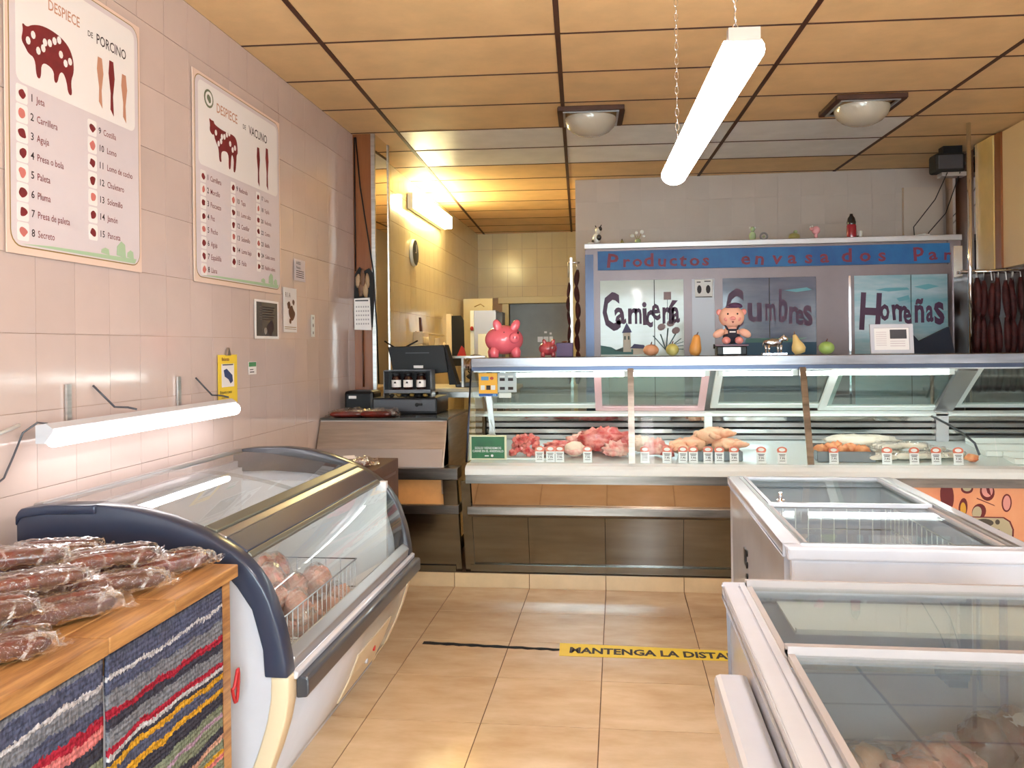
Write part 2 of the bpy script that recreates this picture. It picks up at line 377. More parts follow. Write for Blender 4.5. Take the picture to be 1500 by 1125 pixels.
MB().cyl((-1.50, 9.97, 1.04), (-1.50, 9.90, 1.04), .008).cyl((-1.50, 9.91, 1.04), (-1.60, 9.91, 1.04), .008).build('door_handle', m_chrome, dr)
# shopfront behind the camera: wall with a glazed opening
struct('wall_front', MB().box(XL, -1.3, YF-.1, YF, 0, ZC).box(2.3, XR, YF-.1, YF, 0, ZC).box(-1.3, 2.3, YF-.1, YF, 0, .5).box(-1.3, 2.3, YF-.1, YF, 2.45, ZC), m_wall_far)
wn = struct('window_1', MB().box(-1.3, 2.3, YF-.07, YF-.06, .5, 2.45), m_glass)
MB().box(-1.3, 2.3, YF-.09, YF-.03, .5, .56).box(-1.3, 2.3, YF-.09, YF-.03, 2.39, 2.45).box(-1.3, -1.24, YF-.09, YF-.03, .56, 2.39).box(2.24, 2.3, YF-.09, YF-.03, .56, 2.39).box(.47, .53, YF-.09, YF-.03, .56, 2.39).build('window_frame', m_alu, wn)
# pilaster on the left wall: orange laminate face, steel edges, mirrored side
pa = struct('trim_3', MB().box(XL, -1.70, 5.86, 6.22, 0, ZC), m_wood_o)
MB().box(-1.722, -1.694, 5.852, 5.875, 0, ZC).build('steel_edge', m_steel, pa)
MB().box(-1.70, -1.696, 5.88, 6.2, .3, ZC).build('mirror_panel', mat('mirror_glass', (235,225,210), .02, 1), pa)
MB().box(-1.722, -1.69, 6.2, 6.235, 0, ZC).build('steel_edge', m_steel, pa)
MB().tube([(-1.83, 5.85, 2.95), (-1.80, 5.849, 2.6), (-1.74, 5.848, 2.2), (-1.71, 5.845, 2.0), (-1.69, 5.85, 1.6), (-1.685, 5.87, 1.2)], .005, 6).tube([(-1.84, 5.852, 2.95), (-1.84, 5.85, 2.0)], .005, 6).build('cable', m_black, pa)
# pilaster, cupboard front and panel on the right wall
pb = struct('trim_4', MB().box(2.80, XR, 6.62, 7.28, 1.95, ZC), m_dbrown)
MB().box(2.70, 2.80, 7.2, 7.26, 1.0, ZC).build('steel_edge', m_chrome, pb)
MB().box(2.735, 2.80, 6.60, 6.9, 1.98, 2.96).build('laminate_panel', m_wood_y, pb)
MB().box(2.745, 2.80, 6.50, 6.60, 1.98, 2.96).build('laminate_panel', m_wood_o, pb)
MB().box(2.76, XR-.002, 5.6, 6.50, 1.98, 2.96).build('cupboard_front', mat('cream_laminate', (226,196,150), .35), pb)
MB().box(2.72, 2.745, 6.87, 6.9, 1.98, 2.96).build('steel_edge', m_chrome, pb)
MB().box(2.79, XR-.002, 5.5, 7.28, .1, 1.95).build('wall_panel', mat('brown_wall_panel', (70,44,34), .5, var=.2), pb)
# ================================================================ DISPLAY CASE
case = thing('display_case', 'long stainless steel glass fronted meat display case across the rear of the shop', 'display case', (.9, 5.3, .086))
XA, XB = -.90, 2.79
# cross-section profile helper in the YZ plane
def yz(mb, pts, xa, xb): return mb.prism([(p[0], p[1]) for p in pts], (xa,0,0), (0,1,0), (0,0,1), (xb-xa,0,0))
b = yz(MB(), [(5.17,1.325),(5.17,1.385),(5.52,1.385),(5.52,1.33)], XA, XB)
b.build('top_slab', m_slab, case, bev=.004)
yz(MB(), [(5.168,1.305),(5.168,1.327),(5.30,1.33),(5.30,1.32)], XA+.005, XB).build('top_edge_trim', m_dsteel, case)
yz(MB(), [(5.205,1.296),(5.205,1.312),(5.50,1.325),(5.50,1.30)], XA+.01, XB).build('lamp_canopy', m_alu, case)
# glass front: bottom (4.985,.762) to top (5.175,1.31)
def fg(xa, xb, name='front_glass'):
    A = [(xa,4.985,.768),(xa,5.04,.93),(xa,5.10,1.09),(xa,5.175,1.305)]; B = [(xb,)+p[1:] for p in A]
    MB().strip(A, B).build(name, m_glass_c, case)
posts = [XA+.005, .075, 1.075]
for a, c in zip(posts+[2.08], posts[1:]+[2.08, XB]): fg(a+.003, c-.003)
for px in posts[1:]:
    MB().prism([(-.018,0),(.018,0),(.018,.012),(-.018,.012)], (px,4.972,.765), (1,0,0), (0,-.94,.33), (0,.19,.545)).build('glass_post', m_rail, case)
MB().tube([(XA,4.985,.768),(XA,5.175,1.31)], .006, 6).build('glass_post', m_dsteel, case)
# left end glass
MB().add([(XA+.004,4.99,.77),(XA+.004,5.70,.80),(XA+.004,5.70,1.02),(XA+.004,5.45,1.30),(XA+.004,5.18,1.30)], [(0,1,2,3,4)]).build('end_glass', m_glass, case)
MB().tube([(XA,5.74,1.0),(XA,5.44,1.31)], .008, 6).build('end_frame', m_alu, case)
# front ledge, rail
yz(MB(), [(4.925,.700),(4.925,.735),(4.95,.752),(5.01,.762),(5.01,.700)], XA, XB).build('front_ledge', m_wplast, case, bev=.004)
yz(MB(), [(4.945,.648),(4.945,.700),(5.1,.700),(5.1,.648)], XA, XB).build('front_rail', m_rail, case)
# deck (display floor), sloping up to the rear
yz(MB(), [(5.0,.755),(5.0,.74),(5.72,.80),(5.72,.835),(5.62,.825)], XA+.01, XB).build('display_deck', mat('deck_enamel', (228,238,236), .25, .2), case)
# louvred rear wall: slats one by one
for xa, xb in ((XA+.02,.555),(.605,1.985),(2.06,XB-.01)):
    for k in range(4):
        z = .835+k*.040
        yz(MB(), [(5.66,z),(5.655,z+.026),(5.685,z+.033),(5.70,z+.006)], xa, xb).build('louvre_slat', m_chrome if k % 2 else m_alu, case)
yz(MB(), [(5.71,.82),(5.71,1.0),(5.73,1.0),(5.73,.82)], XA, XB).build('rear_wall', m_blackm, case)
MB().box(.555,.605,5.645,5.71,.80,1.01).build('rear_divider', m_wplast, case); MB().box(1.985,2.06,5.64,5.71,.80,1.01).build('rear_divider', m_alu, case)
yz(MB(), [(5.64,.985),(5.64,1.003),(5.70,1.015),(5.74,1.015),(5.74,.985)], XA, XB).build('rear_sill', m_wplast, case, bev=.003)
# inclined rear sliding doors: plane from (5.70,1.02) up to (5.42,1.30)
o_, vv = Vector((0,5.70,1.018)), Vector((0,-.40,.275)); vl = vv.length; vn = vv.normalized(); nn = Vector((0,.275,.40)).normalized()
def sdoor(xa, xb, off, mt, fw_=.045):
    o = o_ + nn*off
    mb = MB()
    for a, b2, c, d in ((xa,xb,0,fw_),(xa,xb,vl-fw_*.5,vl),(xa,xa+fw_,fw_,vl-fw_*.5),(xb-fw_,xb,fw_,vl-fw_*.5)):
        mb.prism([(a,c),(b2,c),(b2,d),(a,d)], o, (1,0,0), vn, nn*.02)
    fr = mb.build('sliding_door', mt, case)
    MB().prism([(xa+fw_,fw_),(xb-fw_,fw_),(xb-fw_,vl-fw_*.5),(xa+fw_,vl-fw_*.5)], o+nn*.008, (1,0,0), vn, nn*.004).build('door_pane', m_glass_r, fr)
    return fr
m_pinkfr = mat('pinkish_white_frame', (236,196,200), .35)
sdoor(XA+.02, -.06, .02, m_wplast); lab(sdoor(-.15, .56, 0, m_pinkfr), 'pinkish white sliding frame')
sdoor(.60, 1.36, .02, m_wplast); sdoor(1.28, 2.04, 0, m_wplast)
sdoor(2.12, 2.78, .02, m_wplast, .03)
MB().prism([(1.99,0),(2.10,0),(2.10,vl),(1.99,vl)], o_-nn*.012, (1,0,0), vn, nn*.03).build('corner_panel', m_alu, case)
# tubes under the canopy
for k, (a, c) in enumerate(((-.70,.035),(.095,.52),(.63,1.035),(1.10,1.92))):
    t_ = MB().tube([(a,5.255,1.275),(c,5.255,1.275)], .0135, 10).build('lamp_tube', m_tube_c, case)
    MB().box(a-.03,a,5.24,5.27,1.262,1.297).build('tube_socket', m_wplast, t_); MB().box(c,c+.03,5.24,5.27,1.262,1.297).build('tube_socket', m_wplast, t_)
# lower body: rail, mirror strip, shelf edge, kick panels
yz(MB(), [(5.10,.648),(5.045,.50),(5.06,.50),(5.115,.648)][::-1] if 0 else [(4.965,.648),(5.002,.505),(5.02,.505),(4.983,.648)], XA+.03, 1.60).build('mirror_panel', m_steel_m, case)
yz(MB(), [(4.985,.455),(4.985,.505),(5.1,.505),(5.1,.44),(5.0,.44)], XA, XB).build('shelf_rail', m_rail, case, bev=.004)
n = 6; xs = [XA+.02, -.54, -.085, .37, .826, 1.28, 1.74, 2.2, XB]  # seams between panels stand in for floor grout reflected in the steel
for a, c in zip(xs, xs[1:]):
    yz(MB(), [(5.015,.44),(5.10,.135),(5.115,.135),(5.03,.44)], a+.0015, c-.0015).build('kick_panel', m_kick, case)
yz(MB(), [(5.09,.09),(5.085,.135),(5.13,.135),(5.13,.087)], XA, XB).build('base_strip', m_kick, case)
yz(MB(), [(5.13,.087),(5.13,.64),(5.72,.64),(5.72,.087)], XA+.02, XB).build('cabinet_body', m_blackm, case)
yz(MB(), [(5.02,.64),(5.02,.75),(5.72,.79),(5.72,.64)], XA, XB).build('tub', m_alu, case)
yz(MB(), [(4.945,.66),(5.0,.45),(5.10,.087),(5.125,.087),(5.06,.45),(5.0,.66)], XA-.03, XA+.025).build('end_leg', m_kick, case)
# printed panel at the lower right: orange board with charcuterie drawings
pp = MB().box(1.62, XB, 4.965, 4.980, .25, .648)
b = MB()
pk = pp.build('printed_panel', mat('print_peach', (242,176,130), .4, c2=(236,150,110), vs=3), case)
def oval(cx, cz, rx, rz, n=18, a=0): return [(cx+rx*math.cos(t)*math.cos(a)-rz*math.sin(t)*math.sin(a), cz+rx*math.cos(t)*math.sin(a)+rz*math.sin(t)*math.cos(a)) for t in [2*PI*k/n for k in range(n)]]
pr = MB()
def pf(pts, y=4.9835): pr.prism(pts, (0,y-.0195,0), (1,0,0), (0,0,1), (0,.001,0))
pr.mat(0); pf(oval(1.80,.60,.036,.085,a=.05)); pf(oval(1.883,.535,.023,.055,a=-.1)); pf(oval(2.01,.625,.038,.05,a=.1)); pf(oval(1.905,.64,.032,.026)); pf(oval(1.966,.515,.036,.045,a=-.3)); pf(oval(2.11,.565,.026,.050,a=-.05))
pf([(1.955,.592),(2.045,.553),(2.05,.546),(1.955,.586)])
pr.mat(1); pf(oval(2.11,.565,.019,.041,a=-.05), 4.9825); pf(oval(2.01,.632,.029,.036), 4.9825)
pr.mat(0); pf([(2.0,.66),(2.01,.62),(2.03,.60),(2.02,.645)], 4.981)
pr.mat(2); pf(oval(1.883,.528,.015,.038), 4.9815)
pr.mat(3); pf(oval(1.905,.645,.023,.018), 4.9825); pf(oval(1.955,.51,.024,.035,a=-.2), 4.9825)
pr.mat(0); pf([(1.88,.49),(2.095,.487),(2.128,.465),(2.145,.42),(2.142,.362),(1.88,.37)], 4.9812)
pr.mat(3); pf([(1.886,.484),(2.09,.481),(2.12,.461),(2.136,.42),(2.133,.368),(1.886,.376)], 4.9803)
pr.mat(4); pf(oval(1.99,.455,.05,.022), 4.9795); pf(oval(2.06,.46,.012,.014), 4.9795); pf([(1.98,.43),(2.07,.42),(2.075,.38),(2.0,.395)], 4.9795)
pr.build('printed_drawings', [mat('print_maroon', (112,34,36), .5), mat('print_pink', (232,160,150), .5), mat('print_yellow', (226,170,60), .5), mat('print_khaki', (196,184,150), .5), mat('print_dark', (84,76,66), .5)], pk)

# ================================================================ CASH COUNTER (steel, left)
cc = thing('cash_counter', 'brushed steel cash counter with a sloping front in the left rear corner', 'counter', (-1.4, 5.3, .086))
CA, CB = -1.845, -1.04
yz(MB(), [(4.985,.735),(5.11,1.0),(5.11,1.018),(5.14,1.018),(5.14,.735)], CA, CB).build('front_panel', m_steel, cc, bev=.003)
yz(MB(), [(4.976,.735),(4.976,.74),(5.02,.84),(5.03,.84),(5.0,.735)], CA+.01, CB-.01).build('front_band', m_alu, cc)
yz(MB(), [(5.105,1.005),(5.105,1.02),(5.84,1.02),(5.84,1.005)], CA, CB).build('worktop', mat('dark_worktop', (92,92,88), .15, .6), cc)
yz(MB(), [(4.99,.735),(5.11,1.005),(5.84,1.005),(5.84,.2),(5.1,.2)], CB-.02, CB).build('side_panel', m_steel, cc)
yz(MB(), [(4.955,.665),(4.955,.735),(5.1,.735),(5.1,.665)], CA, CB+.09).build('ledge', m_rail, cc, bev=.004)
yz(MB(), [(5.02,.51),(5.03,.665),(5.045,.665),(5.035,.51)], CA, CB).build('recess_panel', mat('orange_recess', (224,160,96), .3, var=.1), cc)
yz(MB(), [(4.985,.455),(4.985,.51),(5.1,.51),(5.1,.455)], CA, CB+.09).build('shelf_rail', m_rail, cc, bev=.004)
yz(MB(), [(5.0,.455),(5.10,.087),(5.12,.087),(5.03,.455)], CA, CB+.02).build('kick_panel', m_kick, cc)
yz(MB(), [(5.085,.09),(5.08,.125),(5.13,.125),(5.13,.087)], CA, CB+.05).build('base_strip', m_kick, cc)
yz(MB(), [(4.95,.665),(5.0,.45),(5.10,.087),(5.125,.087),(5.06,.45),(5.0,.665)], CB+.0, CB+.085).build('end_leg', m_kick, cc)
yz(MB(), [(5.13,.087),(5.13,.735),(5.84,.735),(5.84,.087)], CA, CB-.02).build('cabinet_body', m_blackm, cc)

# ================================================================ COLD CABINET behind (painted doors)
fr = thing('cold_cabinet', 'wide tall steel cold cabinet with three painted doors along the rear wall', 'refrigerator', (1.2, 7.3, 0))
m_frm = mat('mauve_grey_steel', (128,116,118), .38, .6, var=.08, vs=2)
MB().box(-.257, 2.66, 7.02, 7.78, 0, 2.285).build('cabinet_body', m_frm, fr)
MB().box(-.265, 2.67, 6.995, 7.79, 2.245, 2.292).build('top_cornice', m_alu, fr, bev=.005)
# front frame
mb = MB()
for a, b2, c, d in ((-.257,-.14,.1,2.245),(.535,.60,.9,1.985),(.78,.843,.9,1.985),(1.57,1.86,.9,1.985),(2.565,2.66,.1,2.245),(-.14,2.565,1.985,2.06),(-.14,2.565,.1,.9)):
    mb.box(a,b2,7.0,7.03,c,d)
mb.build('front_frame', m_frm, fr)
MB().box(-.258,-.19,6.99,7.0,.9,2.2).build('edge_trim', m_dsteel, fr); MB().box(2.60,2.665,6.985,7.0,.9,2.2).build('edge_trim', m_chrome, fr)
MB().box(1.815,1.83,6.985,7.0,.9,1.985).build('edge_trim', m_chrome, fr)
bn = MB().box(-.155, 2.575, 6.99, 7.0, 2.07, 2.225).build('banner', mat('banner_blue', (24,112,176), .45, c2=(20,80,150), vs=3), fr)
t = MB(); x = -.10
m_letr = mat('banner_letter_red', (132,44,72), .5, var=.1)
for w_, xx, s_ in (('P',-.09,.16),('r',.045,.13),('o',.125,.13),('d',.215,.15),('u',.325,.13),('c',.42,.13),('t',.50,.14),('o',.58,.13),('s',.68,.13),('e',.985,.14),('n',1.09,.14),('v',1.23,.14),('a',1.35,.14),('s',1.48,.14),('a',1.60,.14),('d',1.76,.15),('o',1.90,.14),('s',2.04,.14),('p',2.30,.15),('a',2.42,.13),('r',2.525,.12)):
    t = MB(); a = R.uniform(-.12,.12); t.text(w_, (xx,6.989,2.095+(.03 if w_=='p' else 0)), (math.cos(a),0,math.sin(a)), (-math.sin(a),0,math.cos(a)), s_, bold=.022, sx=1.15)
    t.build('banner_letter', m_letr, bn)
# mullion strip with glass and small stickers
MB().box(.60,.78,7.012,7.02,.9,1.985).build('mullion_glass', mat('mullion_grey', (150,146,150), .3, .2), fr)
st_ = MB(); st_.mat(0).box(.625,.765,7.008,7.0118,1.84,1.98); st_.mat(1)
for q in ((.64,1.955,.03),(.70,1.96,.05)): st_.box(q[0],q[0]+q[2],7.006,7.008,q[1],q[1]+.008)
for a in (.66,.73): st_.prism(oval(a,1.90,.018,.035,10), (0,7.006,0), (1,0,0), (0,0,1), (0,.001,0))
st_.box(.63,.76,7.006,7.008,1.835,1.842); st_.build('sticker', [m_papw, m_ink], fr)
def door(xa, xb, xs, base, c2, zt):
    d = MB().box(xa, xs-.003, 7.008, 7.03, .95, zt).box(xs+.003, xb, 7.008, 7.03, .95, zt).build('painted_door', mat('door_paint', base, .22, c2=c2, vs=1.6, stretch=(1,1,5), coat=.5), fr)
    MB().box(xs-.003, xs+.003, 7.014, 7.03, .95, zt).build('door_gap', m_blackm, d)
    return d
d1 = door(-.138, .535, .30, (196,204,196), (184,192,178), 1.985)
d2 = door(.843, 1.57, 1.21, (92,98,124), (62,70,100), 1.985)
d3 = door(1.862, 2.562, 2.29, (186,206,216), (120,178,194), 1.985)
m_let = mat('painted_purple', (84,50,82), .5); m_paint2 = [m_let, mat('paint_violet_roof', (70,62,104), .5), mat('paint_cream_wall', (214,208,196), .5), mat('paint_teal', (70,120,120), .5), mat('paint_leaf', (64,88,84), .5), mat('paint_mauve_flower', (150,126,128), .5), mat('paint_sky_teal', (104,170,186), .5), mat('paint_sea', (40,84,116), .5)]
def word(chars, par):
    for ch, x, z, s, a, sx in chars:
        t = MB(); t.text(ch, (x,7.0072,z), (math.cos(a),0,math.sin(a)), (-math.sin(a),0,math.cos(a)), s, bold=.03, sx=sx)
        t.build('painted_letter', m_let, par)
word([('C',-.118,1.585,.42,.04,.50),('a',-.012,1.63,.27,.12,.72),('r',.08,1.635,.25,.0,.75),('n',.138,1.635,.25,0,.5),('i',.200,1.625,.27,.03,.8),('c',.228,1.61,.27,-.05,.5),('e',.283,1.66,.26,.10,.55),('r',.358,1.635,.26,.0,.6),('í',.405,1.635,.27,-.08,.9),('a',.440,1.64,.25,.03,.58)], d1)
word([('C',.862,1.60,.42,0,.50),('u',1.03,1.64,.30,0,.85),('m',1.175,1.645,.27,.03,.42),('b',1.275,1.635,.36,-.02,.42),('r',1.352,1.62,.27,-.02,.65),('e',1.405,1.61,.24,-.05,.60),('s',1.475,1.60,.32,.08,.60)], d2)
word([('H',1.885,1.57,.40,-.06,.62),('o',2.055,1.635,.25,0,.52),('r',2.145,1.635,.24,.08,.65),('r',2.19,1.625,.24,0,.65),('e',2.235,1.60,.24,.1,.52),('ñ',2.31,1.615,.27,0,.60),('a',2.40,1.62,.25,0,.50),('s',2.462,1.60,.34,.05,.60)], d3)
art = MB()
def pa_(i, pts, y=7.0078): art.mat(i).prism(pts, (0,y,0), (1,0,0), (0,0,1), (0,-.0006,0))
pa_(3, [(-.137,1.38),(-.137,1.455),(-.05,1.44),(.0,1.41),(.12,1.42),(.29,1.40),(.29,1.38)])
pa_(2, [(.045,1.40),(.045,1.56),(.105,1.56),(.11,1.40)], 7.0072); pa_(1, [(.035,1.555),(.075,1.64),(.118,1.56)], 7.0066)
pa_(4, [(.055,1.50),(.055,1.53),(.066,1.53),(.066,1.50)], 7.0064); pa_(4, [(.085,1.50),(.085,1.53),(.096,1.53),(.096,1.50)], 7.0064)
pa_(4, [(-.03,1.41),(.045,1.44),(.06,1.40)], 7.0074); pa_(1, [(.10,1.43),(.135,1.465),(.215,1.455),(.225,1.425)], 7.0062); pa_(2, [(.125,1.38),(.125,1.43),(.215,1.43),(.215,1.38)], 7.007)
for a, b2 in ((.32,.20),(.36,.22),(.40,.30),(.44,.22),(.47,.16)):
    dx = (a-.39)*1.0; pa_(4, [(.385,1.41),(.395,1.41),(a+dx*.5+.008,1.41+b2*.6),(a+dx*.5-.004,1.41+b2*.6)])
for a, c in ((.355,1.60),(.43,1.63),(.47,1.57)): pa_(5, oval(a,c,.035,.028,9,a=.4))
for k in range(3): pa_(4, [(.44,1.45-k*.015),(.53,1.475-k*.03),(.53,1.481-k*.03),(.44,1.455-k*.015)])
pa_(5, [(.375,1.82),(.375,1.885),(.435,1.885),(.435,1.82)]); pa_(4, [(.402,1.66),(.402,1.82),(.406,1.82),(.406,1.66)])
art.build('painted_scene', m_paint2, d1)
art = MB(); pa_(3, [(1.02,1.465),(1.02,1.50),(1.50,1.50),(1.38,1.465)]); pa_(7, [(.845,1.0),(.845,1.465),(1.568,1.465),(1.568,1.0)]); pa_(6, [(1.32,1.88),(1.5,1.90),(1.54,1.88),(1.42,1.865)])
art.build('painted_scene', m_paint2, d2)
art = MB(); pa_(6, [(2.02,1.87),(2.1,1.885),(2.26,1.885),(2.28,1.868),(2.12,1.855)]); pa_(6, [(2.31,1.89),(2.42,1.91),(2.5,1.89),(2.4,1.865)]); pa_(6, [(2.18,1.80),(2.27,1.825),(2.28,1.79),(2.2,1.775)])
art.build('painted_scene', m_paint2, d3)
# ================================================================ CURVED GLASS FREEZER (left)
FZ = thing('curved_glass_freezer', 'white island freezer with curved glass top and slate blue ends by the left wall', 'freezer', (-1.4, 3.1, 0))
Y0, Y1 = 2.38, 3.85
OUT = [(-1.80,.955),(-1.785,.980),(-1.70,.992),(-1.54,.995),(-1.43,.983),(-1.323,.957),(-1.217,.918),(-1.128,.869),(-1.065,.818),(-1.015,.745),(-.978,.637),(-.960,.55),(-.955,.50)]
INN = [(-1.025,.50),(-1.03,.58),(-1.061,.694),(-1.123,.783),(-1.218,.835),(-1.43,.875),(-1.61,.885),(-1.80,.878)]
LOW = [(-.955,.50),(-.957,.43),(-.970,.36),(-.995,.28),(-1.03,.19),(-1.08,.09),(-1.135,.015),(-1.14,0)]
def xz(mb, pts, ya, yb, smooth=False): return mb.prism([(p[0], p[1]) for p in pts], (0,ya,0), (1,0,0), (0,0,1), (0,yb-ya,0), smooth)
def band(mb, outer, inner, ya, yb):   # a band between two polylines of equal length, thick in Y
    for (a, b2), (c, d) in zip(zip(outer, outer[1:]), zip(inner, inner[1:])): xz(mb, [a, b2, d, c], ya, yb)
    return mb
def res(pts, n):
    L = [0]
    for a, b2 in zip(pts, pts[1:]): L.append(L[-1]+math.dist(a, b2))
    out = []
    for k in range(n):
        t = L[-1]*k/(n-1); i = max(j for j in range(len(L)) if L[j] <= t+1e-9); i = min(i, len(pts)-2)
        f = (t-L[i])/(L[i+1]-L[i]); out.append(tuple(pts[i][q]*(1-f)+pts[i+1][q]*f for q in range(len(pts[0]))))
    return out
def ribbon(outer, inner, ya, yb, name, mt, par, n=26, bev=.006):
    o_, i_ = res(outer, n), res(inner, n); vs = []
    for y in (ya, yb): vs += [(p[0], y, p[1]) for p in o_] + [(p[0], y, p[1]) for p in i_]
    fs = []
    for k in range(n-1):
        fs += [(k, k+1, n+k+1, n+k), (2*n+k, 3*n+k, 3*n+k+1, 2*n+k+1), (k, 2*n+k, 2*n+k+1, k+1), (n+k, n+k+1, 3*n+k+1, 3*n+k)]
    fs += [(0, n, 3*n, 2*n), (n-1, 2*n-1+2*n, 0, 0)] if 0 else [(0, n, 3*n, 2*n), (n-1, 3*n-1, 4*n-1, 2*n-1)]
    mb = MB().add(vs, fs, True); ob = mb.build(name, mt, par, bev=bev)
    return ob
for ya, yb in ((Y0-.03, Y0+.035), (Y1-.05, Y1+.015)):
    e = ribbon(OUT, INN[::-1], ya, yb, 'end_cap', m_blue if ya < 3 else m_dgrey, FZ)
    ribbon(OUT[:4], [(p[0], p[1]-.028) for p in OUT[:4]], ya-.006, yb+.004, 'cap_lip', m_blue, e) if ya < 3 else None
# end panels (white), bulged
for ya, yb in ((Y0-.012, Y0+.02), (Y1-.03, Y1)):
    pts = [(-1.80,.02),(-1.80,.90)] + [(p[0], p[1]+.004) for p in INN[::-1][1:]] + [(-1.0,.50)] + [(p[0]-.03, p[1]) for p in LOW]
    xz(MB(), pts, ya, yb).build('end_panel', m_white, FZ, bev=.006)
# corner trim in cream, following the lower front curve
LO2 = [(p[0]-.055, p[1]) for p in LOW]
ribbon(LOW, LO2, Y0-.02, Y0+.05, 'corner_trim', m_cream, FZ); ribbon(LOW, LO2, Y1-.04, Y1+.01, 'corner_trim', m_cream, FZ)
ribbon([(p[0]-.004, p[1]) for p in LOW], [(p[0]-.03, p[1]) for p in LOW], Y0+.05, Y1-.04, 'front_panel', m_white, FZ, bev=0)
MB().box(-1.80,-1.775,Y0,Y1,.02,.93).build('back_panel', m_white, FZ)
MB().box(-1.77,-1.06,Y0+.03,Y1-.04,.24,.26).box(-1.775,-1.755,Y0+.03,Y1-.04,.26,.90).box(-1.755,-1.06,Y0+.021,Y0+.035,.26,.80).box(-1.755,-1.06,Y1-.06,Y1-.031,.26,.84).box(-1.075,-1.055,Y0+.035,Y1-.06,.26,.46).build('liner', m_white_in, FZ)
MB().box(-1.76,-1.14,Y0+.05,Y1-.05,.0,.24).build('compressor_box', m_white, FZ)
# rails along the length
def rail(pts, nm, mt, ya=Y0+.035, yb=Y1-.05, par=None, bev=.004): return xz(MB(), pts, ya, yb).build(nm, mt, par or FZ, bev=bev)
m_olive = mat('anodised_rail', (112,112,102), .35, .35)
rail([(-1.235,.925),(-1.195,.912),(-1.20,.885),(-1.24,.90)], 'top_rail', m_olive)
rail([(-1.195,.905),(-1.165,.893),(-1.17,.875),(-1.20,.885)], 'top_rail', m_alu)
rail([(-1.165,.893),(-1.10,.850),(-1.108,.835),(-1.17,.875)], 'top_rail', m_blue)
rail([(-1.10,.850),(-1.085,.836),(-1.095,.822),(-1.108,.835)], 'top_rail', m_olive)
rail([(-1.80,.962),(-1.79,.985),(-1.755,.99),(-1.75,.972)], 'rear_rail', m_alu)
rail([(-.962,.50),(-.957,.535),(-.985,.56),(-1.01,.53),(-1.0,.50)], 'lower_rail', m_alu)
rail([(-.957,.478),(-.945,.480),(-.942,.50),(-.957,.505)], 'lower_rail', m_white, Y0+.02, Y1)
rail([(-.957,.415),(-.925,.418),(-.918,.43),(-.918,.472),(-.925,.480),(-.957,.48)], 'bumper', m_dgrey, Y0+.04, Y1+.01, bev=.008)
# curved glass
def arc(a, b2, bul, n=14):
    out = []; d = (b2[0]-a[0], b2[1]-a[1]); nr = (d[1], -d[0])
    for k in range(n): t = k/(n-1); h = 4*bul*t*(1-t); out.append((a[0]+d[0]*t+nr[0]*h, a[1]+d[1]*t+nr[1]*h))
    return out
def gl(pts, ya, yb, nm, mt=None): MB().strip([(p[0],ya,p[1]) for p in pts], [(p[0],yb,p[1]) for p in pts]).build(nm, mt or m_glass_f, FZ)
gl(arc((-1.098,.835), (-.985,.54), -.13), Y0+.035, Y1-.05, 'front_glass', m_glass)
gl(arc((-1.76,.985), (-1.22,.915), -.045), Y0+.035, 3.13, 'lid_glass'); gl(arc((-1.76,.978), (-1.22,.908), -.045), 3.10, Y1-.05, 'lid_glass')
# control grille low on the front
xz(MB(), [(p[0]+.002, p[1]) for p in LOW[3:6]]+[(p[0]-.02, p[1]) for p in LOW[3:6]][::-1], 3.15, 3.62).build('control_panel', m_cream, FZ)
MB().cyl((-1.035,3.45,.2),(-1.02,3.45,.2),.012).build('red_knob', mat('red_plastic', (200,40,36), .4), FZ)
MB().cyl((-1.045,3.38,.17),(-1.03,3.38,.17),.010).build('dial', m_white, FZ)
# wire basket inside
bk = MB(); 
bx0, bx1, by0, by1, bz0, bz1 = -1.70, -1.035, 2.46, 3.26, .40, .62
for z in (bz0, .51, bz1): bk.tube([(bx0,by0,z),(bx1,by0,z),(bx1,by1,z),(bx0,by1,z),(bx0,by0,z)], .003, 5)
k = by0
while k <= by1+.001: bk.tube([(bx0,k,bz1),(bx0,k,bz0),(bx1,k,bz0),(bx1,k,bz1)], .0022, 4); k += .045
k = bx0
while k <= bx1: bk.tube([(k,by0,bz1),(k,by0,bz0),(k,by1,bz0),(k,by1,bz1)], .0022, 4); k += .06
tag(bk.build('wire_basket', m_white), 'white wire basket full of bagged meat inside the curved glass freezer', 'basket')
